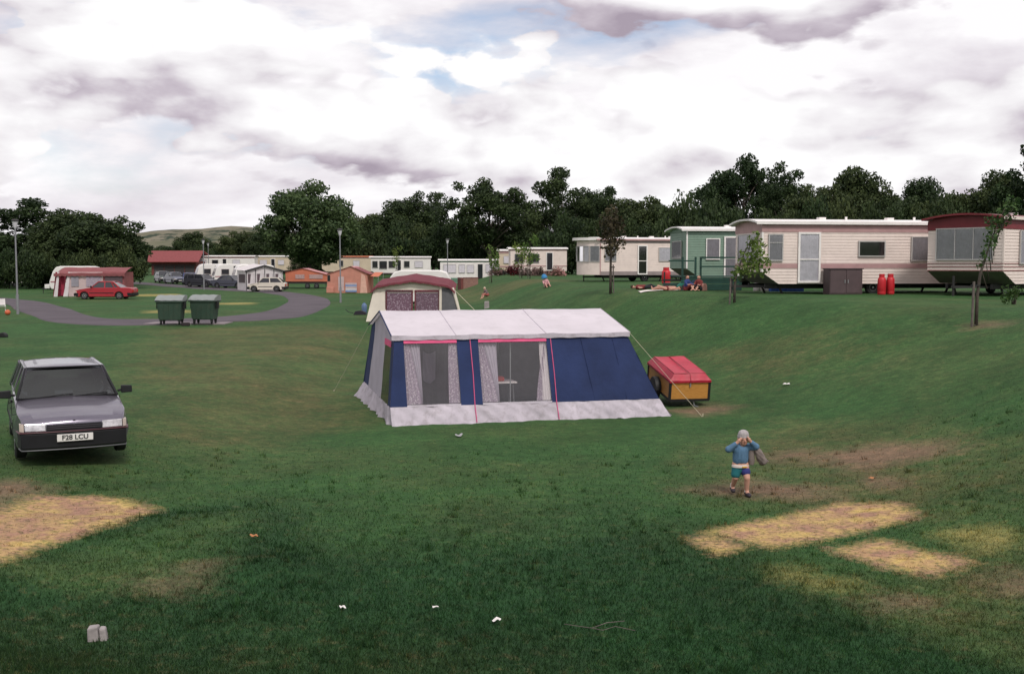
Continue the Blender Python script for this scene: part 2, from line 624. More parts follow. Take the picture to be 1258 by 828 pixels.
# ---- tarmac loop road
OUTER = [(-80, 367), (0, 373), (20, 382), (40, 389), (60, 396), (120, 400), (193, 399.5), (274, 396), (332, 393.5), (370, 390), (391, 383.5), (407, 374), (402, 367), (379, 362), (351, 358.6), (320, 356.6), (230, 351), (165, 346.5), (120, 343)]
INNER = [(-80, 362), (0, 366), (24, 368), (48, 370.5), (80, 378), (121, 390.5), (193, 392.5), (267, 389.7), (313, 385), (335, 380), (346, 375), (353, 369.7), (350, 366), (343, 363), (322, 360), (300, 358.5), (217, 353.3), (169, 349.5), (120, 346)]


def resample(pts, n):
    p = np.array([tuple(G(*q))[:2] for q in pts])
    t = np.linspace(0, len(p) - 1, n)
    out = []
    for s in t:                                   # Catmull-Rom through the points
        i = min(int(s), len(p) - 2); f = s - i
        a, b, c, d = p[max(i - 1, 0)], p[i], p[i + 1], p[min(i + 2, len(p) - 1)]
        out.append(.5 * ((2 * b) + (c - a) * f + (2 * a - 5 * b + 4 * c - d) * f * f + (3 * b - a - 3 * c + d) * f ** 3))
    return np.array(out)


ro, ri = resample(OUTER, 150), resample(INNER, 150)


def road_pt(u, v):
    drop = .12 if v in (0.0, 1.0) else 0.0
    k = u * 149
    i = int(round(k))
    w = v
    q = ro[i] * (1 - w) + ri[i] * w
    return (q[0], q[1], float(land(q[0], q[1])) + .03 - drop)


t = Tree('tarmac')
pos = t.n('ShaderNodeNewGeometry').outputs['Position']
c = t.ramp(t.noise(pos, .5, 5, .6), [(.3, (.066, .053, .064)), (.7, (.10, .083, .096))])
c = t.mix(1.0, c, t.ramp(t.noise(pos, 30, 3, .7), [(.3, .75), (.7, 1.25)]), 'MULTIPLY')
TARMAC = t.end(t.n('ShaderNodeBsdfPrincipled', {'Base Color': c, 'Roughness': .85, 'Specular IOR Level': .3}).outputs[0])
MB().grid(road_pt, 149, 30).build('road', TARMAC, smooth=180, kind='structure')

# ---- far hillside
t = Tree('hillside')
pos = t.n('ShaderNodeNewGeometry').outputs['Position']
c = t.ramp(t.noise(pos, .004, 5, .6), [(.35, (.10, .11, .07)), (.5, (.20, .18, .14)), (.65, (.13, .14, .09))])
c = t.mix(t.ramp(t.noise(pos, .02, 5, .65), [(.52, 0.0), (.6, 1.0)]), c, (.05, .065, .05))
HILL = t.end(t.n('ShaderNodeBsdfPrincipled', {'Base Color': c, 'Roughness': 1.0, 'Specular IOR Level': 0.0}).outputs[0])


def hill_pt(u, v):
    x = -1700 + 2500 * u; y = 1900 + 700 * v
    h = 66 * math.exp(-((x + 690) / 330) ** 4) + 22 * math.exp(-((x + 300) / 500) ** 2)
    h *= math.sin(min(1, v * 1.6) * math.pi / 2) * (1 + .04 * math.sin(x * .017) + .03 * math.sin(x * .041 + 1))
    return (x, y, 1.5 + h)


MB().grid(hill_pt, 80, 16).build('hill', HILL, smooth=180, kind='structure')

# ------------------------------------------------------------------ trees


def leaf_material(name, dark, light, tr=.25):
    t = Tree(name)
    at = t.n('ShaderNodeAttribute', None, attribute_name='tone', attribute_type='GEOMETRY').outputs['Fac']
    oi = t.n('ShaderNodeObjectInfo').outputs['Random']
    c = t.mix(at, dark, light)
    c = t.mix(1.0, c, t.ramp(oi, [(0, (.7, .8, .7)), (.5, (1.05, 1, .9)), (1, (1.5, 1.25, 1.1))]), 'MULTIPLY')
    b = t.n('ShaderNodeBsdfPrincipled', {'Base Color': c, 'Roughness': .65, 'Specular IOR Level': .25})
    q = t.n('ShaderNodeBsdfTranslucent', {'Color': c})
    return t.end(t.n('ShaderNodeMixShader', {0: tr, 1: b.outputs[0], 2: q.outputs[0]}).outputs[0])


LEAF_DARK = leaf_material('oak_leaves', (.012, .026, .011), (.052, .082, .03))
LEAF_MID = leaf_material('willow_leaves', (.026, .052, .022), (.078, .125, .05))
LEAF_LIGHT = leaf_material('lime_leaves', (.07, .13, .03), (.20, .28, .08), .4)
LEAF_PLUM = leaf_material('plum_leaves', (.022, .020, .013), (.066, .058, .032))
BARK = mat('bark', (.075, .06, .05), .95, var=.4, vs=6, bump=.5, bs=25)
STAKE = mat('weathered_stake', (.12, .10, .09), .9, var=.3, vs=8)


def leaves_mesh(name, clumps, n_per, size, material, flat=.75, seed=1):
    """many small leaf sprays on and in the given clumps (centre, radius)"""
    g = np.random.default_rng(seed)
    V = []; tone = []
    cz = [c[0][2] for c in clumps]; zlo, zhi = min(cz), max(cz)
    for (c, r) in clumps:
        n = max(6, int(n_per * r * r))
        d = g.normal(size=(n, 3)); d /= np.linalg.norm(d, axis=1)[:, None]
        rad = r * (0.35 + .7 * g.random(n) ** .6)
        p = np.array(c) + d * rad[:, None] * np.array([1, 1, flat])
        a = g.normal(size=(n, 3)); a /= np.linalg.norm(a, axis=1)[:, None]
        b = np.cross(a, d + .4 * g.normal(size=(n, 3))); b /= np.linalg.norm(b, axis=1)[:, None] + 1e-9
        s = size * (.55 + .9 * g.random(n))[:, None]
        V.append(np.stack([p - a * s * .5, p + b * s * .38, p + a * s * .55, p - b * s * .38], 1))
        base = .28 + .5 * g.random()
        tone.append(np.clip(base + .28 * g.normal(size=n), 0, 1))
    V = np.concatenate(V); tone = np.concatenate(tone)
    n = len(V)
    me = bpy.data.meshes.new(name)
    me.from_pydata(V.reshape(-1, 3).tolist(), [], np.arange(n * 4).reshape(n, 4).tolist())
    at = me.attributes.new('tone', 'FLOAT', 'FACE')
    at.data.foreach_set('value', tone.astype(np.float32))
    me.materials.append(material)
    return me


def tree_proto(name, seed, h=10, crown=(.2, 1.0), width=7.5, nclump=60, cr=1.15, n_per=160, leaf=.27, material=None, gaps=0.0, trunk_r=.25, jag=.25, lean=0):
    g = np.random.default_rng(seed)
    z0, z1 = h * crown[0], h * crown[1]
    mid, half = (z0 + z1) / 2, (z1 - z0) / 2
    clumps = []
    lobes = g.normal(size=(7, 3)); lobes /= np.linalg.norm(lobes, axis=1)[:, None]
    la = g.random(7) * jag * 1.6 - jag * .5
    for k in range(nclump):
        d = g.normal(size=3); d /= np.linalg.norm(d)
        d[2] = d[2] * .9 + .12
        f = 1 + sum(la[i] * max(0, d @ lobes[i]) ** 4 for i in range(7)) + (g.random() - .5) * jag * .6
        r = (.35 + .65 * g.random() ** .45) * f
        wz = 1 - .22 * max(0, d[2]) * r
        c = np.array([d[0] * width / 2 * r * wz * 1.0, d[1] * width / 2 * r * wz * 1.0, mid + d[2] * half * r * .9])
        if gaps and g.random() < gaps:
            continue
        clumps.append((c, cr * (.55 + .75 * g.random())))
    root = thing(name, 'tree', 'tree')
    me = leaves_mesh('crown', clumps, n_per, leaf, material or LEAF_DARK, seed=seed)
    o = bpy.data.objects.new('crown', me); COL.objects.link(o); o.parent = root
    tb = MB()
    top = mid + half * .45
    tb.tube([(0, 0, -.4), (0.03 * h * lean, .05, h * .1), (.01 * h, 0, h * .25), (-.01 * h, .1, mid), (0, 0, top)], [trunk_r * 1.5, trunk_r, trunk_r * .85, trunk_r * .55, trunk_r * .12], 9)
    for (c, r) in clumps[::3]:
        s = max(h * .12, min(c[2] - h * .12, top) * (.55 + .3 * g.random()))
        m = (c * .5 + np.array([0, 0, s * .5])); m[2] += .2
        tb.tube([(0, 0, s), tuple(m), tuple(c)], [trunk_r * .35, trunk_r * .2, trunk_r * .06], 5)
    tb.build('trunk', BARK, root, smooth=180)
    return root


PROTO = {
    'round': tree_proto('broadleaf_tree', 11, width=8.2, nclump=95, crown=(.1, 1.0), cr=1.2, n_per=240),
    'oak': tree_proto('oak_tree', 23, width=9.0, nclump=80, crown=(.14, 1.0), jag=.5, cr=1.1, n_per=250),
    'airy': tree_proto('ash_tree', 35, width=9.5, nclump=120, crown=(.2, 1.0), jag=.45, gaps=.0, cr=.95, n_per=230, trunk_r=.22),
    'tall': tree_proto('elm_tree', 47, width=7.0, nclump=80, crown=(.08, 1.0), jag=.5, cr=1.0, n_per=250),
    'willow': tree_proto('willow_tree', 59, width=9.2, nclump=130, crown=(.04, 1.0), jag=.22, cr=1.15, n_per=230, leaf=.25, material=LEAF_MID),
    'bush': tree_proto('hedge_bush', 61, h=4, width=6.5, nclump=60, crown=(-.05, 1.0), jag=.4, cr=.9, n_per=150, leaf=.26, trunk_r=.12),
}
PW = {'round': (8.2, 10), 'oak': (9.0, 10), 'airy': (9.5, 10), 'tall': (7.0, 10), 'willow': (9.2, 10), 'bush': (6.5, 4)}
used = set()


def plant(kind, px, top, wpx, y, label, group=None, seedrot=None, hedge=None):
    loc = on(X(px, y), y)
    h = (EYE + (325 - top) / FPX * y - loc.z) * .95
    w = wpx / FPX * y
    sc = (w / PW[kind][0], w / PW[kind][0], h / PW[kind][1])
    if kind in used:
        o = copy_tree(PROTO[kind])
    else:
        o = PROTO[kind]; used.add(kind)
    o.location = loc - Vector((0, 0, .1)); o.scale = sc
    o.rotation_euler = (0, 0, random.uniform(0, 6.28) if seedrot is None else seedrot)
    if hedge is not None:                          # a bush that is part of a continuous hedge
        for k in ('label', 'category', 'group'):
            if k in o:
                del o[k]
        o.name = 'bush'
        o.parent = hedge
        o.matrix_parent_inverse = Matrix.Translation(-hedge.location)
        return o
    o['label'] = label
    o['category'] = 'bush' if kind == 'bush' else 'tree'
    if group:
        o['group'] = group
    elif 'group' in o:
        del o['group']
    return o


LBELT = 'dark tree in the wood behind the white tourer and the red awning'
plant('oak', 2, 280, 95, 125, 'dark tree behind the motorhome and its nearby lamp column', 'trees of the left hand wood')
plant('round', -62, 262, 100, 126, 'dark tree of the wood beyond the motorhome, before the open field', 'trees of the left hand wood')
plant('oak', -140, 268, 110, 130, 'outermost dark tree of the wood past the motorhome', 'trees of the left hand wood')
plant('tall', 52, 260, 104, 128, 'dark tree rising above the nose of the white tourer by the wood', 'trees of the left hand wood')
plant('round', 92, 258, 100, 122, 'round dark tree above the faded red awning roof', 'trees of the left hand wood')
plant('oak', 126, 250, 104, 120, 'tallest rounded tree at the hill end of the wood behind the red car')
RB = 'dark tree in the belt behind the red roofed building'
for px, top, w, y in ((178, 301, 40, 235), (205, 302, 40, 240), (238, 285, 44, 225), (266, 298, 36, 230), (300, 276, 52, 200), (322, 285, 40, 195)):
    plant('round' if px % 4 else 'oak', px, top, w, y, RB, 'trees behind the red roofed building')
plant('willow', 381, 221, 116, 150, 'big full rounded green tree standing clear behind the orange folding camper')
for k, px, top, w, y, lab in (
        ('oak', 452, 252, 66, 200, 'dark tree filling the gap beside the big full rounded tree'),
        ('round', 496, 244, 80, 198, 'round topped dark tree behind the white caravan with looped curtains'),
        ('tall', 533, 252, 52, 200, 'slim dark tree behind the lamp column by the long white caravan'),
        ('oak', 645, 268, 70, 190, 'lower dark tree behind the wispy saplings'),
        ('tall', 690, 226, 72, 135, 'tall ragged tree behind the short cream caravan'),
        ('round', 725, 233, 66, 140, 'round dark tree behind the rounded bay front'),
        ('oak', 790, 229, 92, 120, 'broad dark tree above the door of the bay fronted caravan'),
        ('tall', 752, 246, 50, 128, 'small dark tree showing above the purple leaved tree'),
        ('oak', 845, 243, 56, 115, 'dark tree above the near end of the green caravan')):
    plant(k, px, top, w, y, lab, 'trees behind the cream caravans')
plant('airy', 601, 223, 104, 170, 'open crowned tree with sky showing through, behind the long white static caravan')
plant('airy', 912, 197, 112, 105, 'tall spreading tree rising above the green static caravan')
for k, px, top, w, y, lab in (
        ('tall', 965, 232, 55, 98, 'narrow dark tree rising over the nose of the pink banded caravan'),
        ('oak', 1008, 210, 78, 95, 'ragged dark tree above the glazed door of the pink banded caravan'),
        ('round', 1050, 206, 84, 96, 'round headed dark tree above the brown storage cupboard'),
        ('oak', 1100, 226, 70, 92, 'lower dark tree above the pair of red gas bottles'),
        ('round', 1132, 219, 76, 94, 'dark tree above the gap between the pink banded and maroon fronted caravans'),
        ('oak', 1178, 222, 84, 90, 'dark tree above the three pane window of the maroon fronted caravan'),
        ('round', 1224, 212, 90, 84, 'dark tree above the corner of the maroon fronted caravan'),
        ('tall', 1262, 205, 80, 80, 'tall dark tree above the side windows of the maroon fronted caravan')):
    plant(k, px, top, w, y, lab, 'trees behind the pink banded caravans')


def hedge(label, pxs, top, jit, w, y, jy):
    ys = [(y(px) if callable(y) else y) + random.uniform(-jy, jy) for px in pxs]
    root = thing('hedge', label, 'hedge', on(X(pxs[0], ys[0]), ys[0]))
    for px, yy in zip(pxs, ys):
        plant('bush', px, top + random.uniform(-jit, jit), w, yy, None, hedge=root)


hedge('dark undergrowth along the foot of the wood behind the white tourer', range(-180, 170, 24), 306, 6, 44, 114, 3)
hedge('low dark hedge beyond the red roofed building', range(150, 350, 24), 305, 7, 40, 215, 5)
hedge('low dark bushes behind the big full rounded tree', range(350, 440, 26), 308, 5, 44, 190, 5)
hedge('dark hedge behind the far white and cream static caravans', range(440, 690, 25), 284, 8, 50, 180, 5)
hedge('dark hedge behind the bay fronted caravan', range(690, 850, 28), 272, 8, 56, lambda q: 112 if q > 770 else 128, 4)
hedge('tall dark hedge close behind the green and the pink banded caravans', range(840, 1330, 32), 252, 10, 66, 82, 4)


def sapling(px, py, y, top, label, material, shape, seed, name='young_tree', stake_dx=-.18, leaf=.13, lean=0.0, trunk=.035, n_per=150):
    """staked young tree: shape is a list of (dx, height fraction, radius) clumps in metres"""
    if py:
        loc = G(px, py); y = loc.y
    else:
        loc = on(X(px, y), y)
    h = EYE + (325 - top) / FPX * y - loc.z
    root = thing(name, label, 'tree', loc)
    g = np.random.default_rng(seed)
    cl = [(np.array([dx, g.normal() * .12, f * h]), r) for dx, f, r in shape]
    o = bpy.data.objects.new('crown', leaves_mesh('crown', cl, n_per, leaf, material, 1.0, seed)); COL.objects.link(o); o.parent = root
    tb = MB()
    tb.tube([(0, 0, -.1), (lean * .02, .01, h * .25), (lean * .1, -.01, h * .42), (lean * .4, .02, h * .62), (lean * .55, 0, h * .72), (lean, 0, h * .95)], [trunk * 1.2, trunk, trunk * .9, trunk * .6, trunk * .45, trunk * .15], 7)
    for c, r in cl:
        tb.tube([(lean * c[2] / h * .8, 0, max(.3 * h, c[2] - .35 * h * .6)), tuple(c)], [trunk * .35, trunk * .1], 5)
    tb.build('trunk', BARK, root, smooth=180)
    sb = MB()
    sb.tube([(stake_dx, -.03, -.2), (stake_dx * .8, -.03, h * .36)], .032, 7)
    sb.build('stake', STAKE, root, smooth=60)
    MB().box(min(stake_dx, 0) - .03, max(stake_dx, 0) + .05, -.05, .03, h * .32, h * .335).build('tie', mat('rubber', (.02, .02, .02), .8), root)
    return root


sapling(1199, 400, 23.5, 250, 'thin twisting young tree beside a stout stake before the maroon fronted caravan', LEAF_LIGHT if False else leaf_material('rowan_leaves', (.025, .06, .02), (.085, .145, .045)),
        [(.12, .58, .16), (.18, .66, .18), (.30, .72, .2), (.42, .78, .22), (.5, .84, .24), (.62, .9, .26), (.72, .94, .22), (.84, .98, .2), (.78, 1.02, .18), (.36, .86, .16), (.06, .5, .1)], 5, stake_dx=-.12, leaf=.085, lean=.62, trunk=.04, n_per=1100)
sapling(902, 372, 35, 288, 'young tree with leaning light green crown and stake before the pink banded caravan', LEAF_LIGHT,
        [(.1, .42, .25), (.3, .48, .3), (.55, .5, .34), (.8, .55, .34), (.45, .65, .36), (.75, .72, .34), (.85, .85, .3), (.6, .88, .26), (.7, .98, .2), (1.0, .62, .28), (.95, .46, .24)], 9, lean=.6, leaf=.13, n_per=620, trunk=.045)
sapling(750, 361, 46, 262, 'young purple leaved tree standing before the bay fronted caravan', LEAF_PLUM,
        [(0, .5, .3), (.1, .58, .42), (-.1, .66, .5), (.2, .72, .55), (-.2, .8, .5), (.1, .88, .5), (0, .97, .42), (.35, .62, .35), (-.3, .9, .35), (.3, .84, .4), (.05, 1.03, .3)], 13, leaf=.14, n_per=420, trunk=.06, stake_dx=.14)
for px, yy, top, sd, lab in ((651, 88, 291, 17, 'taller wispy sapling behind the child in the blue hat'), (641, 92, 300, 18, 'spindly sapling next to the taller wispy sapling'), (604, 96, 303, 19, 'short sapling before the door of the long white caravan'), (488, 150, 303, 20, 'small pointed young conifer before the white caravan with dark curtains')):
    sapling(px, 0, yy, top, lab, LEAF_LIGHT, [(random.uniform(-.5, .5), f, .42) for f in (.42, .5, .58, .64, .7, .78, .86, .95)], sd, leaf=.17, n_per=240, trunk=.04)

# ------------------------------------------------------------------ shared paints
WHITE = mat('white_paint', (.80, .76, .74), .45, var=.06, vs=1.5, dirt=.12)
CREAM = mat('cream_cladding', (.76, .645, .595), .5, var=.07, vs=1.2, dirt=.12)
BEIGE = mat('beige_cladding', (.60, .50, .38), .55, var=.08, vs=1.2, dirt=.15)
PINKBAND = mat('dusty_pink_trim', (.42, .255, .255), .55, var=.12, vs=2)
MAROON = mat('maroon_trim', (.17, .018, .025), .5, var=.15, vs=2)
GREENWALL = mat('green_cladding', (.18, .27, .21), .55, var=.1, vs=1.5, dirt=.15)
DKGREEN = mat('dark_green_boards', (.012, .05, .038), .6, var=.2, vs=2)
PALEGREEN = mat('pale_green_skirt', (.13, .24, .17), .6, var=.12)
GREYTRIM = mat('grey_skirt_trim', (.27, .22, .22), .6, var=.12, vs=2)
UNDER = mat('underside_board', (.15, .145, .115), .8, var=.2, vs=2)
STEEL = mat('dark_chassis_steel', (.03, .028, .028), .7, var=.3)
GALV = mat('galvanised_steel', (.32, .33, .34), .5, .6, var=.15)
RUBBER = mat('tyre_rubber', (.018, .018, .019), .85, var=.2)
RIM = mat('wheel_rim', (.42, .42, .43), .4, .7, var=.1)
ALU = mat('window_aluminium', (.50, .48, .47), .45, .3, var=.08)
DARKIN = mat('dark_interior', (.018, .015, .017), .8, var=.3)
PANE = glassy('window_glass', (.86, .87, .88), .07)
DARKPANE = mat('dark_window_glass', (.025, .026, .032), .08, var=.3, vs=1.0, spec=.7)
TRANS = glassy('awning_film', (.90, .88, .89), .06, .12)


def pattern_cloth(name, ca, cb, scale, trans=.35, thr=(.45, .58)):
    t = Tree(name)
    co = t.n('ShaderNodeTexCoord').outputs['Object']
    v = t.n('ShaderNodeTexVoronoi', {'Vector': co, 'Scale': scale}).outputs['Distance']
    q = t.ramp(t.math('ADD', v, t.math('MULTIPLY', t.noise(co, scale * 1.6, 3, .6), .35)), [(thr[0], 0.0), (thr[1], 1.0)])
    c = t.mix(q, ca, cb)
    b = t.n('ShaderNodeBsdfPrincipled', {'Base Color': c, 'Roughness': .9, 'Specular IOR Level': .1})
    tr = t.n('ShaderNodeBsdfTranslucent', {'Color': c})
    return t.end(t.n('ShaderNodeMixShader', {0: trans, 1: b.outputs[0], 2: tr.outputs[0]}).outputs[0])


NET = mat('net_curtain', (.70, .66, .72), .95, var=.12, vs=6, trans=.15)
LACE = pattern_cloth('lace_curtain', (.82, .77, .80), (.46, .38, .47), 26)
FLORAL = pattern_cloth('floral_curtain', (.44, .32, .40), (.17, .06, .11), 11, .25)


def frame_of(o, ux, n):
    """placement with x = ux, y = inward, z = up and origin o (n points outward)"""
    ux = Vector(ux).normalized(); n = Vector(n).normalized(); up = n.cross(ux) * -1
    up = ux.cross(-n)
    m = Matrix.Identity(4)
    for i in range(3):
        m[i][0] = ux[i]; m[i][1] = -n[i]; m[i][2] = up[i]; m[i][3] = o[i]
    return m


def window(parent, o, ux, n, w, h, cols=1, top=0.0, frame=ALU, dark=False, curtain=None, fw=.045, far=False, name='window', gap=None):
    """framed window standing proud of a wall, with a glass pane and a gathered net curtain behind it"""
    T = frame_of(o, ux, n)
    f = MB(T)
    f.box(-fw, w + fw, -.05, .0, -fw, 0); f.box(-fw, w + fw, -.05, .0, h, h + fw)
    f.box(-fw, 0, -.05, .0, 0, h); f.box(w, w + fw, -.05, .0, 0, h)
    for k in range(1, cols):
        f.box(w * k / cols - fw * .35, w * k / cols + fw * .35, -.047, .0, 0, h)
    if top:
        f.box(0, w, -.046, .0, h - top - fw * .3, h - top + fw * .3)
    fo = f.build(name, frame, parent)
    if far:
        MB(T).quad((0, -.02, 0), (w, -.02, 0), (w, -.02, h), (0, -.02, h)).build('pane', DARKPANE if dark else (curtain or NET), fo)
        return fo
    MB(T).quad((0, -.036, 0), (w, -.036, 0), (w, -.036, h), (0, -.036, h)).build('pane', PANE, fo)
    back = MB(T)
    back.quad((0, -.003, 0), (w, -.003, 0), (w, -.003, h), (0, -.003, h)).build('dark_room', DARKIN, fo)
    if not dark:
        c = MB(T)
        spans = [(0, w)] if gap is None else [(0, w * gap[0]), (w * gap[1], w)]
        for a, b in spans:
            nn = max(10, int((b - a) / .03))
            c.grid(lambda u, v, a=a, b=b: (a + (b - a) * u, -.018 + .008 * math.sin((a + (b - a) * u) * 58 + math.sin(u * 9)), h * v), nn, 1)
        c.build('curtain', curtain or NET, fo, smooth=180)
    return fo


def wheel(parent, c, r, w, side=1, axis='x', name='wheel', rim=None):
    k = MB()
    a = {'x': 0, 'y': 1}[axis]
    pr = [(r * .60, -w / 2), (r * .9, -w / 2), (r, -w * .36), (r, w * .36), (r * .9, w / 2), (r * .60, w / 2)]
    k.lathe(pr, 20, c, axis)
    o = k.build(name, RUBBER, parent, smooth=40)
    q = MB(); s = side * w * .44
    q.lathe([(r * .62, s - side * .03), (r * .62, s), (r * .5, s + side * .012), (r * .2, s - side * .01), (r * .12, s + side * .015), (.001, s + side * .015)], 16, c, axis)
    q.build('rim', rim or RIM, o, smooth=40)
    return o


def static_caravan(label, loc, rot, L, wall, band, roofm, side, end=(), door=None, W=3.0, h=2.35, f=.45, under=(.7, .47), far=False, group=None,
                   bands=((.55, .75),), fascia=.28, bay=0.0, skirt=None, roof_edge=None, arch=.16, cat='caravan', rise=0.0):
    root = thing('static_caravan', label, cat, loc, rot, group)
    ux, uz = under
    prof = [(0, f + uz), (ux, f), (L, f), (L, f + h), (0, f + h)]
    MB().prism(prof, 'y', .012, W).build('body', wall, root)
    if not far:
        cl = MB(); step = .118; z = f
        while z < f + h - .02:
            z2 = min(z + step, f + h)
            x0 = max(0, ux * (1 - (z - f) / uz)) if uz else 0
            x1 = max(0, ux * (1 - (z2 - f) / uz)) if uz else 0
            t2 = z2 - .016
            cl.add([(x0, -.014, z), (L, -.014, z), (L, -.004, t2), (x1, -.004, t2), (x0, .012, z), (L, .012, z), (L, .012, t2), (x1, .012, t2)], [(0, 1, 2, 3), (4, 5, 1, 0), (3, 2, 6, 7)])
            if z >= f + uz - .01:
                cl.add([(-.014, W, z), (-.014, 0, z), (-.004, 0, t2), (-.004, W, t2), (0, W, z), (0, 0, z), (0, 0, t2), (0, W, t2)], [(0, 1, 2, 3), (4, 5, 1, 0), (3, 2, 6, 7)])
            z = z2
        cl.build('cladding', wall, root)
        MB().box(-.02, .045, -.02, .045, f + uz, f + h).build('corner_strip', roof_edge or wall, root)
    if uz:
        MB().quad((-.004, W, f + uz - .004), (-.004, .01, f + uz - .004), (ux - .004, .01, f - .004), (ux - .004, W, f - .004)).build('underside_panel', UNDER, root)
    for a, b in bands:
        bx = MB()
        x0 = max(0, ux * (1 - (a) / uz)) if uz else 0
        bx.box(x0, L, -.024, .0, f + a, f + b)
        if a > uz:
            bx.box(-.024, .0, -.02, W, f + a, f + b)
        bx.build('trim_band', band, root)
    if fascia:
        bx = MB(); bx.box(-.03, L + .01, -.028, .0, f + h - fascia, f + h); bx.box(-.03, .0, 0, W + .02, f + h - fascia, f + h)
        bx.build('fascia', band, root)
    # roof: shallow arch with an overhanging white edge
    ov = .14

    def rp(u, v, up=0):
        y = -ov + (W + 2 * ov) * v
        x = -.28 + (L + .42) * u
        return (x, y, f + h + .03 + up + arch * (1 - ((v - .5) * 2) ** 2) + rise * max(0, .15 - u))
    rf = MB(); rf.grid(lambda u, v: rp(u, v, .07), 8, 10); rf.grid(lambda u, v: rp(u, v, -.0), 8, 10)
    vs = []
    for v0, u0 in ((0, None), (1, None), (None, 0), (None, 1)):
        pts = [(rp(u0 if u0 is not None else k / 10, v0 if v0 is not None else k / 10)) for k in range(11)]
        rf.add([p for p in pts] + [(p[0], p[1], p[2] + .07) for p in pts], [(k, k + 1, 12 + k, 11 + k) for k in range(10)])
    rfo = rf.build('roof', roofm, root)
    if roof_edge:
        MB().box(-.3, L + .16, -ov - .025, -ov - .002, f + h + .0, f + h + .115).build('gutter', roof_edge, rfo)
    gp = [(W * k / 12, f + h + .03 + arch * (1 - ((k / 12 - .5) * 2) ** 2)) for k in range(13)]
    MB().prism([(0, f + h - .01)] + gp + [(W, f + h - .01)], 'x', -.032, .05).build('gable_fill', band if fascia else wall, root)
    if not far:
        for q in (.3, .62, .85):
            MB().box(L * q, L * q + .28, W * .3, W * .3 + .28, f + h + arch * .8, f + h + arch + .17).build('roof_vent', WHITE, rfo)
            if L * q + 1 < L:
                MB().tube([(L * q + 1, W * .2, f + h), (L * q + 1, W * .2, f + h + .34)], .05, 8).build('flue', WHITE, rfo)
    if bay:
        b = MB(); n = 8
        pts = [(-bay * math.sin(math.pi * k / n) ** .6, W * k / n) for k in range(n + 1)]
        poly = [(x, y) for x, y in pts] + [(.05, W), (.05, 0)]
        b.prism(poly, 'z', f + uz, f + h)
        bo = b.build('bay_front', wall, root, smooth=30)
        b = MB(); b.prism([(x * 1.18 - .12, (y - W / 2) * 1.06 + W / 2) for x, y in pts] + [(.05, W), (.05, 0)], 'z', f + h + .02, f + h + .2)
        b.build('bay_roof', roofm, bo, smooth=30)
        for k in range(0, n):
            a = Vector((*pts[k + 1], 0)); c = Vector((*pts[k], 0)); ln = (a - c).length
            d = (c - a).normalized(); nn = Vector((d.y, -d.x, 0)) if True else None
            if nn.x > 0 and k not in (0, n - 1):
                nn = -nn
            o = a + d * ln * .1 + Vector((0, 0, f + .95))
            window(bo, o, d, Vector((d.y, -d.x, 0)), ln * .8, h - 1.35, far=far, dark=(k == 3))
    for s in side:
        x, z, w, hh = s[:4]; kw = s[4] if len(s) > 4 else {}
        window(root, (x, -.03, f + z), (1, 0, 0), (0, -1, 0), w, hh, far=far, **kw)
    for s in end:
        y, z, w, hh = s[:4]; kw = s[4] if len(s) > 4 else {}
        window(root, (-.03, W - y, f + z), (0, -1, 0), (-1, 0, 0), w, hh, far=far, **kw)
    if door:
        x, w, dk = door
        window(root, (x, -.03, f + .12), (1, 0, 0), (0, -1, 0), w, 1.85, frame=WHITE, fw=.08, far=far, dark=dk, name='door', top=0 if far else 1.0)
    if skirt:
        MB().box(ux, L - .05, .02, .06, .02, f).build('skirt', skirt, root)
    ch = MB()
    for y in (.6, W - .6):
        ch.box(.35, L - .2, y - .05, y + .05, f - .2, f - .01)
    ch.box(L * .42, L * .62, .3, W - .3, f - .14, f - .02)
    for x in (.9, L - .9):
        for y in (.55, W - .55):
            ch.bar((x, y, f - .05), (x + (.22 if x < 2 else -.22), y, -.03), .07, .07)
    ch.bar((.5, W / 2, f - .12), (-.75, W / 2, f - .12), .1, .1); ch.bar((.5, W * .25, f - .12), (-.75, W / 2, f - .12), .08, .08); ch.bar((.5, W * .75, f - .12), (-.75, W / 2, f - .12), .08, .08)
    ch.bar((-.7, W / 2, f + .3), (-.7, W / 2, -.02), .06, .06)
    ch.build('chassis', STEEL, root)
    for y, s in ((.28, -1), (W - .28, 1)):
        wheel(root, (L * .52, y, .3), .3, .18, s, 'y')
    return root


def sink(p, dz=0.0):
    return Vector((p[0], p[1], p[2] + dz))


# pink banded caravan beside the green one
A0 = on(9.9, 42.0)
static_caravan('long pink banded cream static caravan with glazed door behind the brown storage cupboard', (A0.x, A0.y, TERRACE - .05), R(8), 9.2, CREAM, PINKBAND, WHITE,
               [(.28, .95, .52, .98, dict(top=.3)), (4.05, 1.12, 1.05, .55, dict(dark=True, gap=None)), (6.3, .95, .9, .9)],
               [(.45, .9, 2.1, 1.05, dict(cols=2))], (1.55, .78, False), bands=((.62, .80),), fascia=.3, roof_edge=WHITE)
# maroon fronted caravan at the right
B0 = on(X(1231, 38.5), 38.5)
static_caravan('cream static caravan with dark maroon visor over its three pane front window', (B0.x, B0.y, TERRACE + .0), R(37), 8.0, CREAM, MAROON, MAROON,
               [(1.1, .78, 1.3, 1.15, dict(cols=2, top=.35)), (4.2, .95, 1.2, .9)], [(.4, .92, 2.2, 1.12, dict(cols=3))], None,
               bands=((.48, .51), (.62, .645), (.74, .765)), fascia=.34, roof_edge=CREAM, arch=.17, under=(.9, .47))
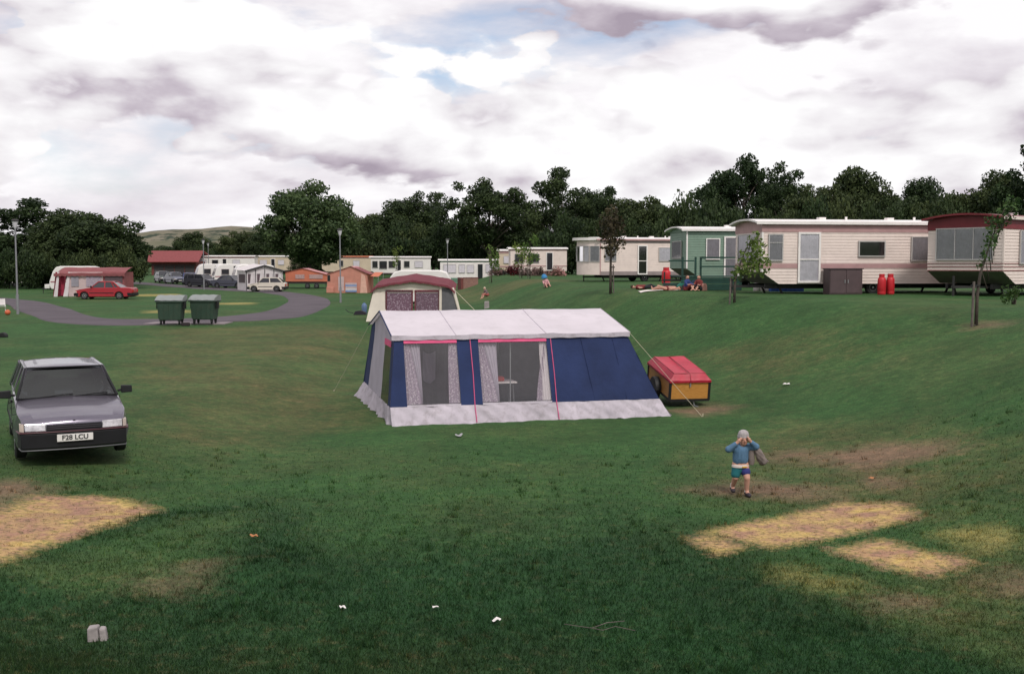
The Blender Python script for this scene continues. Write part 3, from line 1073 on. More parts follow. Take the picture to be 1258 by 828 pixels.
# bay fronted caravan
C0 = on(X(737, 72), 72)
static_caravan('white static caravan with rounded bay front behind the purple leaved tree', (C0.x, C0.y, C0.z), R(13), 6.3, CREAM, GREYTRIM, WHITE,
               [(.35, 1.0, .75, .95), (4.25, 1.0, .95, .85)], [], (2.75, .55, True), bands=((.0, .26),), fascia=.16, bay=1.15, under=(.02, .02), roof_edge=PINKBAND)
# green caravan with its deck
D0 = on(X(843, 52), 52)
gc = static_caravan('green clad static caravan with white framed door and raised deck', (D0.x, D0.y, TERRACE), R(7), 7.5, GREENWALL, GREENWALL, WHITE,
                    [(1.0, .95, .62, .95, dict(frame=WHITE))], [(.6, 1.0, 1.6, .8)], (1.95, .62, False), bands=(), fascia=.0, roof_edge=WHITE, h=2.3, f=.5)
# far caravans
E0 = on(X(663, 116), 116)
static_caravan('short cream static caravan with two dark windows beyond the blue hatted child', (E0.x - 3.2, E0.y, E0.z), R(4), 6.2, CREAM, PINKBAND, WHITE,
               [(.5, .95, .9, .9, dict(dark=True)), (2.0, .95, 1.1, .9, dict(dark=True))], [], (4.0, .6, True), bands=((.5, .6),), far=True, fascia=.12)
F0 = on(X(541, 130), 130)
static_caravan('long white static caravan on a pale green skirt above the brick wall', (F0.x, F0.y, F0.z), R(3), 10.2, WHITE, PALEGREEN, WHITE,
               [(.4, .95, 1.5, .95), (2.3, .95, .7, .95), (3.3, .95, .8, .9), (5.6, 1.0, .9, .9), (7.3, 1.0, 2.2, .8)], [], (4.6, .6, True), bands=((.0, .3),), far=True, skirt=PALEGREEN, fascia=.12)
J0 = on(X(613, 127), 127)
static_caravan('yellowish cream static caravan partly hidden by wispy saplings', (J0.x, J0.y, J0.z), R(-2), 6.2, BEIGE, PINKBAND, WHITE,
               [(.6, .95, 2.0, .8)], [], None, bands=((.45, .6),), far=True, fascia=.25)
G0 = on(X(456, 160), 160)
static_caravan('white static caravan with dark looped curtains in three windows', (G0.x, G0.y, G0.z + .2), R(5), 9.0, WHITE, GREYTRIM, WHITE,
               [(.25, .9, .75, .95, dict(dark=True)), (1.3, .75, 1.1, 1.1, dict(dark=True)), (2.7, .9, .9, .95, dict(dark=True)), (5.0, .95, .8, .9, dict(dark=True)), (6.6, .95, 1.2, .9)], [], (4.0, .5, True), bands=((.0, .12),), far=True, fascia=.1)
H0 = on(X(396, 175), 175)
static_caravan('low beige static caravan with orange roof edge beyond the pink tent', (H0.x, H0.y, H0.z + .2), R(0), 8.2, BEIGE, PINKBAND, mat('orange_roof', (.42, .13, .06), .6),
               [(2.9, .9, .6, .9, dict(dark=True)), (5.2, .9, 1.0, .9)], [], None, bands=(), far=True, fascia=.15)
I0 = on(X(240, 182), 182)
static_caravan('long pale static caravan with maroon roof line behind the parked tourers', (I0.x, I0.y, I0.z + .25), R(2), 10.2, WHITE, MAROON, WHITE,
               [(1.0, 1.0, 1.0, .8), (3.0, 1.0, 1.0, .8, dict(dark=True)), (6.5, 1.0, 1.2, .8)], [], (4.8, .6, True), bands=(), far=True, fascia=.18)
K0 = on(X(313, 186), 186)
static_caravan('beige static caravan next to the trunk of the big rounded tree', (K0.x, K0.y, K0.z + .2), R(1), 9.0, BEIGE, BEIGE, WHITE,
               [(1.0, 1.0, 1.2, .8), (4.2, 1.0, 1.0, .8)], [], (3.0, .6, True), bands=(), far=True, fascia=.12)

# deck of the green caravan: its own boards, posts and rails
dk = thing('deck', 'dark green raised timber deck with railing before the green caravan', 'deck', (X(838, 47.6), 47.6, TERRACE - .02), R(6))
for k in range(4):
    MB().box(0, 2.75, .0 + .0, .035, .03 + k * .145, .03 + k * .145 + .135).build('board', DKGREEN, dk)
MB().box(-.02, 2.8, -.02, 2.2, .62, .67).build('floor', DKGREEN, dk)
for x in (0.02, .62, .86, 2.7):
    MB().box(x - .04, x + .04, .04, .12, .0, 1.52).build('post', DKGREEN, dk)
for z in (1.46, 1.06):
    MB().box(.82, 2.76, .0, .06, z, z + .07).build('rail', DKGREEN, dk)
MB().box(-.55, .62, .3, .36, 1.32, 1.38).build('rail', DKGREEN, dk)
MB().box(-.5, .66, .1, 1.6, .02, .34).build('step', DKGREEN, dk)

# ------------------------------------------------------------------ touring caravans
TOURWHITE = mat('tourer_aluminium', (.74, .71, .69), .4, var=.05, vs=1)
STRIPE = mat('tourer_stripe', (.32, .14, .16), .5)


def tourer(label, loc, rot, L=5.0, W=2.1, H=2.5, front=1, stripe=STRIPE, name='touring_caravan', door=True, group=None):
    """side towards -y; the sloping front faces -x"""
    root = thing(name, label, 'caravan', loc, rot, group)
    f = .38
    prof = [(.25, f), (.05, f + .35), (.1, f + .75), (.42, H - .45), (.7, H - .1), (1.1, H), (L - .8, H), (L - .35, H - .12), (L - .12, H - .5), (L, f + .5), (L - .05, f + .1), (L - .2, f)]
    MB().prism(prof, 'y', 0, W).build('body', TOURWHITE, root, smooth=40, bevel=.07, seg=3)
    MB().box(.2, L - .1, -.012, .0, f + .62, f + .74).build('stripe', stripe, root)
    for x, w, dk in ((.95, .8, True), (2.1, .55, True), (L - 1.5, .9, True)):
        if door and abs(x - 2.1) < .1:
            window(root, (x + .2, -.02, f + .25), (1, 0, 0), (0, -1, 0), .55, 1.65, far=True, dark=True, frame=TOURWHITE, name='door')
        else:
            window(root, (x, -.02, f + .95), (1, 0, 0), (0, -1, 0), w, .55, far=True, dark=dk, frame=GREYTRIM)
    # front window on the raked nose
    a = Vector((.115, 0, f + .82)); b = Vector((.40, 0, H - .5)); d = (b - a)
    n = Vector((-d.z, 0, d.x)).normalized()
    m = MB()
    for y0, y1 in ((.2, W * .36), (W * .38, W * .62), (W * .64, W - .2)):
        m.quad(a + n * .02 + Vector((0, y1, 0)), a + n * .02 + Vector((0, y0, 0)), b + n * .02 + Vector((0, y0, 0)), b + n * .02 + Vector((0, y1, 0)))
    m.build('front_window', mat('tourer_front_glass', (.20, .18, .20), .15, var=.2), root)
    for y, s in ((.12, -1), (W - .12, 1)):
        wheel(root, (L * .55, y, .3), .3, .16, s, 'y')
    k = MB()
    k.bar((.4, .5, f - .02), (-.95, W / 2, f), .07, .09); k.bar((.4, W - .5, f - .02), (-.95, W / 2, f), .07, .09)
    k.bar((-.85, W / 2, f + .15), (-.85, W / 2, -.02), .05, .05); k.box(.5, L - .3, .4, W - .4, f - .12, f + .02)
    k.build('hitch', STEEL, root)
    for x in (.6, L - .6):
        MB().bar((x, .25, f), (x - .1, .25, -.02), .05, .05).build('corner_steady', STEEL, root)
    bx = MB(); bx.box(-.55, -.1, W / 2 - .5, W / 2 + .5, f + .05, f + .45); bx.build('gas_locker', TOURWHITE, root, bevel=.04)
    return root


T = on(X(60, 97), 97)
tourer('white touring caravan standing behind the awning with the maroon roof', T, R(4), 4.4)
T = on(X(247, 126), 126)
tourer('white tourer next to the pale static caravan, nose towards the dark hatchback', T + Vector((-.6, 0, 0)), R(24), 4.6)
T = on(X(269, 122), 122)
tourer('white tourer with open dark door between the dark saloon and the white awning', T + Vector((-.6, 0, 0)), R(24), 4.6)
T = on(X(298, 117), 117)
tourer('white tourer whose side carries the big white awning', T + Vector((-1.0, 0, 0)), R(24), 4.8, door=False)
# caravan behind the red and cream awning
T = on(X(478, 66), 66)
tourer('white tourer showing its roof above the maroon topped awning', T + Vector((-.4, .4, 0)), R(2), 4.3, H=2.38, door=False)

# motorhome at the left edge
T = on(X(-22, 118), 118)
mh = thing('motorhome', 'white motorhome with sloping cab parked by the wood', 'motorhome', T, 0)
MB().prism([(-1.0, .4), (3.5, .4), (4.55, .45), (4.75, .8), (4.6, 1.0), (3.9, 1.2), (3.45, 1.85), (3.3, 2.2), (2.6, 2.35), (-1.0, 2.35)], 'y', 0, 2.0).build('body', TOURWHITE, mh, smooth=35, bevel=.07)
MB().prism([(2.75, 1.25), (3.72, 1.25), (3.35, 1.85), (2.75, 1.85)], 'y', -.02, .0).build('cab_window', DARKPANE, mh)
MB().box(.3, 1.6, -.02, 0, 1.25, 1.75).build('window', DARKPANE, mh)
MB().box(-1.0, 4.5, -.015, 0, .72, .82).build('stripe', STRIPE, mh)
for x in (.3, 3.7):
    wheel(mh, (x, .08, .32), .32, .18, -1, 'y')
    wheel(mh, (x, 1.92, .32), .32, .18, 1, 'y')

# ------------------------------------------------------------------ red roofed building
t = Tree('red_roof_tiles')
co = t.n('ShaderNodeTexCoord').outputs['Object']
wv = t.n('ShaderNodeTexWave', {'Vector': co, 'Scale': 1.6, 'Distortion': .3}, wave_type='BANDS', bands_direction='Y').outputs['Fac']
c = t.mix(wv, (.17, .035, .038), (.24, .055, .055))
c = t.mix(1.0, c, t.ramp(t.noise(co, 4, 4, .6), [(.3, .8), (.7, 1.2)]), 'MULTIPLY')
ROOFTILE = t.end(t.n('ShaderNodeBsdfPrincipled', {'Base Color': c, 'Roughness': .85}).outputs[0])
BRICKRED = mat('red_brown_brick', (.15, .045, .04), .85, var=.2, vs=3)
DOORDARK = mat('dark_timber_doors', (.045, .04, .042), .8, var=.3, vs=3)
T = on(X(187, 178), 178)
bd = thing('amenity_block', 'single storey red brown building with shallow red tiled roof', 'building', T, R(-3))
MB().box(0, 7.6, 0, 8, -.3, 2.35).build('wall', BRICKRED, bd)
MB().prism([(-2.2, 2.35), (0, 2.35), (0, -.3), (-.25, -.3), (-.25, 2.0)], 'y', 1.5, 7.9).build('side_lean_to', BRICKRED, bd)
rf = MB()
rf.hexa([(-.3, -.9, 2.15), (8.4, -.9, 2.15), (7.6, 4, 4.0), (-1.9, 4, 4.0)], [(-.3, -.9, 2.3), (8.4, -.9, 2.3), (7.6, 4, 4.15), (-1.9, 4, 4.15)])
rf.hexa([(-1.9, 4, 4.0), (7.6, 4, 4.0), (8.4, 8.9, 2.15), (-.3, 8.9, 2.15)], [(-1.9, 4, 4.15), (7.6, 4, 4.15), (8.4, 8.9, 2.3), (-.3, 8.9, 2.3)])
rf.build('roof', ROOFTILE, bd)
for k in range(4):
    MB().box(.5 + k * 1.75, 2.1 + k * 1.75, -.06, 0, -.2, 1.55).build('door', DOORDARK, bd)
MB().box(0, 7.6, -.1, -.0, 1.6, 1.75).build('lintel', DOORDARK, bd)
# brick screen wall on the bank
T = G(566, 356)
t = Tree('brick_screen')
co = t.n('ShaderNodeTexCoord').outputs['Object']
bk = t.n('ShaderNodeTexBrick', {'Vector': t.n('ShaderNodeMapping', {'Vector': co, 'Rotation': (R(90), 0, 0)}).outputs[0], 'Color1': (.26, .12, .09, 1), 'Color2': (.20, .085, .07, 1), 'Mortar': (.30, .25, .22, 1), 'Scale': 4.2, 'Mortar Size': .02}).outputs[0]
BRICKS = t.end(t.n('ShaderNodeBsdfPrincipled', {'Base Color': bk, 'Roughness': .9}).outputs[0])
bw = thing('brick_wall', 'short L shaped brick screen wall on the slope below the white caravan', 'wall', T + Vector((0, 0, -.4)), R(12))
MB().box(.25, 1.75, -.1, .12, 0, 1.55).build('panel', BRICKS, bw)
MB().box(0, .25, -.14, 2.0, 0, 1.6).build('return_wall', BRICKRED, bw)
MB().box(.23, 1.78, -.13, .15, 1.55, 1.62).build('coping', BRICKRED, bw)

# ------------------------------------------------------------------ street lamps
LAMPGREY = mat('lamp_column_grey', (.25, .25, .27), .55, .3, var=.1)
lp = thing('street_lamp', 'lamp column on the grass beside the road bend near the motorhome', 'street lamp', G(22, 386), 0, 'park lamp columns')
MB().tube([(0, 0, -.1), (0, 0, 1.1)], .075, 10).build('base_column', LAMPGREY, lp, smooth=60)
MB().tube([(0, 0, 1.08), (0, 0, 4.75)], [.05, .04], 10).build('column', LAMPGREY, lp, smooth=60)
MB().lathe([(.05, 4.72), (.09, 4.8), (.10, 4.86), (.17, 5.12), (.02, 5.13)], 12).build('diffuser', mat('opal_diffuser', (.62, .60, .64), .3), lp, smooth=40)
MB().lathe([(.2, 5.12), (.21, 5.17), (.12, 5.24), (.02, 5.25)], 12).build('cap', STEEL, lp, smooth=40)
dup(lp, G(418.5, 372), 0, 'lamp column between the road end and the pink tent')
dup(lp, on(X(251, 110), 110), 0, 'lamp column standing before the row of parked dark cars')
dup(lp, on(X(257, 150), 150), 0, 'far lamp column behind the tourers near the red roofed building')
dup(lp, on(X(550, 108), 108), 0, 'lamp column behind the maroon topped awning, near the long white caravan')

# ------------------------------------------------------------------ canvas
ROOFCLOTH = mat('grey_white_roof_canvas', (.74, .68, .73), .85, var=.06, vs=1.2, bump=.25, bs=18, trans=.22, dirt=.10)
MUDCLOTH = mat('grey_mud_wall_canvas', (.54, .49, .55), .85, var=.16, vs=2.2, bump=.3, bs=15, trans=.15, dirt=.35)
BLUECLOTH = mat('navy_blue_canvas', (.017, .031, .10), .85, var=.22, vs=1.3, bump=.45, bs=9, trans=.1)
GREYCLOTH = mat('lilac_grey_canvas', (.50, .46, .53), .85, var=.1, vs=2, trans=.2)
PINKCLOTH = mat('pink_canvas_trim', (.74, .10, .24), .7, var=.1, vs=6, trans=.1)
PIPING = mat('pink_piping', (.55, .08, .20), .6)
INNER = mat('inner_tent_cotton', (.26, .24, .25), .9, var=.2, vs=2, trans=.3)
WHITECLOTH = mat('white_canvas', (.74, .69, .70), .85, var=.08, vs=2, trans=.2)
CREAMCLOTH = mat('cream_canvas', (.76, .69, .60), .85, var=.07, vs=2, bump=.2, bs=20, trans=.2)
MAROONCLOTH = mat('maroon_canvas', (.17, .035, .05), .85, var=.2, vs=2.5, bump=.2, bs=20, trans=.12)
ROPE = mat('guy_rope', (.55, .50, .38), .8)
GROUNDSHEET = mat('groundsheet', (.06, .055, .06), .6)


def wob(p, a, s):
    """repeatable soft wobble for cloth"""
    return a * (math.sin(p[0] * 5.1 * s + p[2] * 3.3 * s + 1.1) + .6 * math.sin(p[0] * 11.7 * s - p[2] * 7.1 * s + p[1] * 4) + .4 * math.sin(p[2] * 17 * s + p[1] * 9 * s)) / 2


def sheet(mb, a, b, c, d, nu=8, nv=6, amp=.0, s=1.0, sag=(0, 0, 0), m=0):
    """cloth patch: a,b bottom left/right; c,d top right/left"""
    a, b, c, d = map(Vector, (a, b, c, d))
    n = (b - a).cross(d - a).normalized()
    sag = Vector(sag)

    def fn(u, v):
        p = (a * (1 - u) + b * u) * (1 - v) + (d * (1 - u) + c * u) * v
        q = p + n * wob(p, amp, s) + sag * (16 * u * (1 - u) * v * (1 - v))
        return tuple(q)
    return mb.grid(fn, nu, nv, m)


# ------------------------------------------------------------------ the big blue and white frame tent
TO = on(-2.38, 22.2)
tent = thing('frame_tent', 'large navy blue and white frame tent with pink trimmed windows', 'tent', TO, R(14))
ZE, ZR, ZB = 1.84, 2.29, .37
VE, VR, VK, VB = .70, 2.75, 5.0, 5.35
UR = 5.31


def fv(z):
    return VE * z / ZE


def gu(z):
    return -.22 * (1 - z / ZE)


def ru(z):
    return UR + .76 * (1 - z / ZE)


def FP(u, z, off=0.0):
    return Vector((u, fv(z) - off, z))


def fpanel(name, m, u0, u1, z0, z1, off=0.0, amp=.008, nu=6, nv=8, right=False, left=False, trunk=tent):
    b = MB()
    def fn(u, v):
        z = z0 + (z1 - z0) * v
        a = gu(z) if left else u0
        c = ru(z) if right else u1
        q = FP(a + (c - a) * u, z, off)
        return (q.x, q.y + wob(q, amp, 1), q.z)
    b.grid(fn, nu, nv)
    return b.build(name, m, trunk, smooth=180)


fpanel('front_panel', BLUECLOTH, 0, .19, ZB, ZE, left=True)
fpanel('front_panel', BLUECLOTH, 1.36, 1.84, ZB, ZE)
fpanel('front_panel', BLUECLOTH, 3.40, UR, ZB, ZE, right=True, nu=24, amp=.022)
WIN = ((.19, 1.36), (1.84, 3.40))
for k, (a, b) in enumerate(WIN):
    wn = fpanel('window', TRANS, a, b, ZB + .03, ZE - .1, amp=.006)
    fpanel('sill', MUDCLOTH, a, b, ZB - .01, ZB + .035, off=.004, amp=.0, trunk=wn, nv=2)
    fpanel('head', MUDCLOTH, a, b, ZE - .11, ZE, off=.002, amp=.0, trunk=wn, nv=2)
    fpanel('pelmet', PINKCLOTH, a + .0, b, ZE - .155, ZE - .06, off=.022, amp=.004, trunk=wn, nv=2, nu=20)

    def curtain(u0t, u1t, u0b, u1b, m, back=.06):
        c = MB()
        def fn(u, v):
            z = ZB + .04 + (ZE - .12 - ZB - .04) * v
            w = v ** 1.2
            x0 = u0b + (u0t - u0b) * w; x1 = u1b + (u1t - u1b) * w
            q = FP(x0 + (x1 - x0) * u, z, -back)
            return (q.x, q.y + .018 * math.sin(u * 22 + v), q.z)
        c.grid(fn, 26, 8)
        c.build('curtain', m, wn, smooth=180)
    if k == 0:
        curtain(a, a + .12, a, a + .33, LACE); curtain(a + .12, a + .36, a + .33, a + .36, GREYCLOTH, .09); curtain(b - .17, b, b - .25, b, LACE)
    else:
        curtain(a, a + .10, a, a + .36, LACE); curtain(a + .10, a + .42, a + .36, a + .40, GREYCLOTH, .09); curtain(b - .15, b, b - .2, b, WHITECLOTH); curtain(b - .02, b, b - .33, b - .2, LACE)
# mud wall round the foot of the tent
def mud(name, p0, p1, p0g, p1g, n=40):
    b = MB()
    p0, p1, p0g, p1g = map(Vector, (p0, p1, p0g, p1g))
    nn = (p1 - p0).cross(Vector((0, 0, 1))).normalized()
    def fn(u, v):
        g = p0g + (p1g - p0g) * u; t = p0 + (p1 - p0) * u
        L = (p1g - p0g).length
        ripple = .035 * math.sin(u * L * 5.3) + .025 * math.sin(u * L * 11.1 + 1) + .012 * math.sin(u * L * 27)
        p = g + (t - g) * v
        w = (1 - v)
        p = p + nn * (ripple * (.15 + w) + .012 * math.sin(u * L * 16 + v * 9)) + Vector((0, 0, (.018 * math.sin(u * L * 7.7) + .012 * math.sin(u * L * 19)) * w))
        return tuple(p)
    b.grid(fn, n, 8)
    return b.build(name, MUDCLOTH, tent, smooth=180)


mud('mud_wall', FP(gu(ZB), ZB), FP(ru(ZB), ZB), (-.17, -.08, -.03), (6.12, -.06, -.02), 120)
gB = lambda z, v: Vector((gu(z), v, z))
mud('mud_wall', (gu(ZB), VB - .05, ZB), FP(gu(ZB), ZB), (-.42, VB + .05, -.05), (-.17, -.08, -.03), 60)
mud('mud_wall', FP(ru(ZB), ZB), (ru(ZB) - .1, VB, ZB), (6.12, -.06, -.02), (6.1, VB + .1, .0), 50)
# left gable: canvas panels between front corner and back corner
def gpanel(name, m, v0, v1, z0, z1f, off=0.0, par=tent, nu=4):
    """z1f: 'roof' follows the gable, else a height"""
    b = MB()
    def fn(u, v):
        # at the foot the gable spans fv..VB, at the eave VE..VK
        top = None
        y = v0 + (v1 - v0) * u
        rz = ZE + (ZR - ZE) * ((y - VE) / (VR - VE) if y < VR else (VK - y) / (VK - VR))
        z = z0 + ((rz if z1f == 'roof' else z1f) - z0) * v
        sp = (y - VE) / (VK - VE)
        k = max(0, 1 - z / ZE)
        yy = y - k * (VE * (1 - sp)) + k * (VB - VK) * sp
        return (gu(min(z, ZE)) - off + wob((y, 0, z), .008, 1), yy, z)
    b.grid(fn, nu, 8)
    return b.build(name, m, par, smooth=180)


gpanel('gable_panel', BLUECLOTH, VE, 1.05, ZB, 'roof')
wn = gpanel('gable_window', TRANS, 1.05, 2.1, ZB, ZE - .2)
gpanel('pelmet', PINKCLOTH, 1.05, 2.1, ZE - .26, ZE - .12, .015, wn)
gpanel('curtain', LACE, 1.08, 1.35, ZB, ZE - .2, -.06, wn)
gpanel('gable_panel', GREYCLOTH, 1.05, 2.1, ZE - .2, 'roof')
gpanel('gable_panel', GREYCLOTH, 2.1, 4.2, ZB, 'roof', nu=8)
gpanel('gable_panel', BLUECLOTH, 4.2, VK, ZB, 'roof')
# back wall and right wall
b = MB(); sheet(b, (ru(ZB), VB, 0), (-.25, VB, 0), (0, VK, ZE), (UR, VK, ZE), 16, 8, .01); b.build('back_wall', BLUECLOTH, tent, smooth=180)
b = MB(); sheet(b, FP(ru(ZB), ZB), (ru(ZB) - .1, VB, ZB), (UR, VK, ZE), (UR, VE, ZE), 12, 8, .01)
b.add([(UR, VE, ZE), (UR, VK, ZE), (UR, VR, ZR)], [(0, 1, 2)]); b.build('end_wall', BLUECLOTH, tent, smooth=180)
# roof with its fringe
rf = MB()
def roofp(u, v):
    y = VE - .06 + (VK + .06 - VE + .06) * v
    z = ZE + .02 + (ZR - ZE) * ((y - VE + .06) / (VR - VE + .06) if y < VR else (VK + .06 - y) / (VK + .06 - VR))
    w = abs(math.sin(u * math.pi * 3)) ** .7
    z -= .018 * w * (1 if abs(y - VR) > .05 else .4)
    return (-.07 + (UR + .14) * u, y, z + .004 * math.sin(u * 41 + v * 13))
vlist = [0, .12, .24, .36, (VR - VE + .06) / (VK - VE + .12), .62, .76, .88, 1]
pts = [[roofp(i / 36, v) for i in range(37)] for v in vlist]
rf.add([p for r in pts for p in r], [(j * 37 + i, j * 37 + i + 1, (j + 1) * 37 + i + 1, (j + 1) * 37 + i) for j in range(len(vlist) - 1) for i in range(36)])
ro_ = rf.build('roof', ROOFCLOTH, tent, smooth=180)
b = MB(); b.grid(lambda u, v: (-.07 + (UR + .14) * u, VE - .065 - .012 * (1 - v) + .004 * math.sin(u * 60), ZE + .02 - .105 * (1 - v) - .018 * abs(math.sin(u * math.pi * 3)) ** .7 * v - .006 * math.sin(u * 70) * (1 - v)), 70, 2)
b.build('fringe', MUDCLOTH, ro_, smooth=180)
for u0 in (-.075, UR + .075):
    b = MB(); b.tube([(u0, VE - .06, ZE + .01), (u0, VR, ZR + .012), (u0, VK + .06, ZE + .01)], .016, 6); b.build('edge_binding', BLUECLOTH if u0 < 0 else MUDCLOTH, ro_, smooth=180)
for u0 in (1.66, 3.50):
    b = MB(); b.tube([FP(u0, ZE, .012), FP(u0 + .012, 1.0, .016), FP(u0, ZB, .014), (u0, -.08, .02)], .011, 6); b.build('piping', PIPING, tent)
for u0 in (1.35, 3.4):
    b = MB(); b.tube([Vector(roofp((u0 + .07) / (UR + .14), v)) + Vector((0, 0, .004)) for v in vlist[:5]], .008, 5); b.build('seam', MUDCLOTH, ro_)
for u0 in (4.2, 4.95):
    b = MB(); b.tube([FP(u0 + .25 * (1 - z / ZE), z, .006) for z in (ZB, .8, 1.3, ZE - .02)], .006, 5); b.build('seam', BLUECLOTH, tent)
# inside
MB().box(.1, 5.6, .4, 5.1, -.01, .02).build('groundsheet', GROUNDSHEET, tent)
b = MB()
b.box(2.9, 5.2, 3.0, 4.85, .05, 1.75); b.build('inner_tent', INNER, tent, bevel=.1)
b = MB(); b.grid(lambda u, v: (.25 + 2.6 * u, 2.95 + .05 * math.sin(u * 37) + .03 * math.sin(u * 71 + v * 2), .03 + (1.95 - .25 * abs(u - .5)) * v), 90, 6); b.build('partition', INNER, tent, smooth=180)
for u0, zz, m_ in ((.5, 1.5, MAROONCLOTH), (.95, 1.35, GREYCLOTH), (2.45, 1.55, WHITECLOTH)):
    b = MB(); b.grid(lambda u, v: (u0 + .3 * u, 2.75 + .05 * math.sin(u * 9 + v * 3), zz - .7 * (1 - v) - .08 * math.sin(u * 3.14)), 10, 6); b.build('hanging_cloth', m_, tent, smooth=180)
fr = MB()
for u in (.03, 2.6, UR - .03):
    fr.tube([(u, VE + .05, 0), (u, VE + .05, ZE - .03), (u, VR, ZR - .03), (u, VK - .05, ZE - .03), (u, VK - .05, 0)], .014, 6)
fr.tube([(.03, VR, ZR - .03), (UR, VR, ZR - .03)], .014, 6)
fr.build('pole_frame', GALV, tent, smooth=60)
# guy ropes with pegs
def guy(p, q):
    b = MB(); b.tube([p, q], .0045, 5); b.tube([(q[0], q[1], q[2] - .08), (q[0] + .02, q[1], q[2] + .07)], .01, 5)
    b.build('guy_rope', ROPE, tent)
guy((UR + .07, VE - .06, ZE), (6.75, -.35, .0)); guy((UR + .07, VK, ZE), (7.1, 5.7, .1)); guy((-.07, VK, ZE), (-.9, 6.2, .0))
guy((2.65, VK, ZE), (2.7, 6.6, .02))


def tent_world(u, v):
    c, s = math.cos(R(14)), math.sin(R(14))
    return (TO.x + u * c - v * s, TO.y + u * s + v * c)


NO_GRASS = [[tent_world(-.3, .0), tent_world(6.0, .0), tent_world(6.0, 5.3), tent_world(-.4, 5.3)]]
# camp table and what lies on it, seen through the window
TBW = tent_world(2.45, 1.6)
tb = thing('camp_table', 'small folding camp table standing inside the blue tent window', 'table', (TBW[0], TBW[1], TO.z + .02), R(14))
MB().box(-.45, .45, -.3, .3, .66, .69).build('table_top', WHITE, tb)
for x in (-.4, .4):
    for y in (-.25, .25):
        MB().tube([(x, y, 0), (x * .9, y, .66)], .014, 6).build('leg', GALV, tb)
bx = MB(); bx.box(-.28, .2, -.14, .12, 0, .10); bx.box(-.34, -.05, -.1, .1, .1, .16)
o = bx.build('folded_cloth', mat('red_cloth', (.5, .06, .05), .8), None, bevel=.03)
o.location = (TBW[0], TBW[1], TO.z + .715); o.rotation_euler = (0, 0, R(8))
tag(o, 'folded red cloth lying on the table inside the tent', 'cloth')

# ------------------------------------------------------------------ luggage trailer with a red cover
TP = G(846, 500)
tr = thing('luggage_trailer', 'plywood luggage trailer with a bright red tarpaulin lid beside the tent', 'trailer', TP, R(10))
tr.rotation_euler = (R(9), 0, R(10))
t = Tree('varnished_plywood')
co = t.n('ShaderNodeTexCoord').outputs['Object']
gr = t.noise(t.n('ShaderNodeMapping', {'Vector': co, 'Scale': (1.5, 1.5, 14)}).outputs[0], 6, 5, .6, .4)
c = t.ramp(gr, [(.3, (.40, .17, .035)), (.7, (.60, .30, .07))])
PLY = t.end(t.n('ShaderNodeBsdfPrincipled', {'Base Color': c, 'Roughness': .5}).outputs[0])
REDTARP = mat('red_pvc_tarpaulin', (.40, .010, .035), .5, var=.2, vs=3, bump=.35, bs=9, spec=.5)
BLACKM = mat('black_edging', (.012, .012, .013), .6)
W2, TL = .485, 1.75
bx = MB(); bx.box(-W2, W2, 0, .02, .2, .62); bx.build('rear_board', PLY, tr)
bx = MB(); bx.box(-W2, -W2 + .02, .02, TL, .2, .62); bx.build('side_board', PLY, tr)
bx = MB(); bx.box(W2 - .02, W2, .02, TL, .2, .62); bx.build('side_board', PLY, tr)
bx = MB(); bx.box(-W2, W2, TL, TL + .02, .2, .62); bx.build('front_board', PLY, tr)
for x in (-1, 1):
    MB().box(x * W2 - .028, x * W2 + .028, -.014, .035, .16, .63).build('corner_strip', BLACKM, tr)
    MB().box(x * W2 - .02, x * W2 + .02, TL - .03, TL + .03, .16, .63).build('corner_strip', BLACKM, tr)
MB().box(-W2 - .01, W2 + .01, -.012, TL + .02, .14, .20).build('chassis', BLACKM, tr)
b = MB()
cz, ct, ins = .605, .83, .10
bot = [(-W2 - .03, -.035, cz), (W2 + .03, -.035, cz), (W2 + .03, TL + .05, cz), (-W2 - .03, TL + .05, cz)]
mid = [(p[0] * 1.0, p[1], cz + .05) for p in bot]
top = [(-W2 + ins, ins * .7, ct - .02), (W2 - ins, ins * .7, ct - .02), (W2 - ins, TL - .1, ct), (-W2 + ins, TL - .1, ct)]
for k in range(4):
    j = (k + 1) % 4
    b.quad(bot[k], bot[j], mid[j], mid[k])
    sheet(b, mid[k], mid[j], top[j], top[k], 8, 4, .012, 2.0)
sheet(b, top[0], top[1], top[2], top[3], 8, 10, .012, 1.6, (0, 0, -.025))
lid = b.build('lid', REDTARP, tr, smooth=35)
s = MB()
s.box(-.02, .02, -.045, -.03, cz, cz + .05); s.tube([top[0], top[3]], .012, 5); s.tube([top[1], top[2]], .012, 5); s.tube([top[0], top[1]], .012, 5); s.tube([(0, -.04, cz + .05), (0, ins * .7 - .01, ct - .015), (0, TL - .1, ct + .004)], .01, 5)
s.build('seam', mat('red_seam', (.30, .012, .03), .5), lid)
MB().box(-.015, .015, -.03, -.012, .5, .63).build('latch', GALV, tr)
for x, s in ((-W2 - .06, -1), (W2 + .06, 1)):
    wheel(tr, (x, TL * .52, .2), .23, .12, s, 'x')
    b = MB(); b.lathe([(.01, -.08), (.27, -.08), (.28, 0), (.27, .08), (.01, .08)], 20, (x, TL * .52, .24), 'x')
    vv = [i for i, p in enumerate(b.v) if p[2] < .24]
    for i in vv:
        b.v[i] = (b.v[i][0], b.v[i][1], .24)
    b.build('mudguard', BLACKM, tr, smooth=40)
b = MB(); b.bar((-.3, TL, .17), (0, TL + .8, .2), .05, .06); b.bar((.3, TL, .17), (0, TL + .8, .2), .05, .06); b.bar((0, TL + .7, .2), (0, TL + 1.15, .2), .06, .06); b.build('drawbar', STEEL, tr)
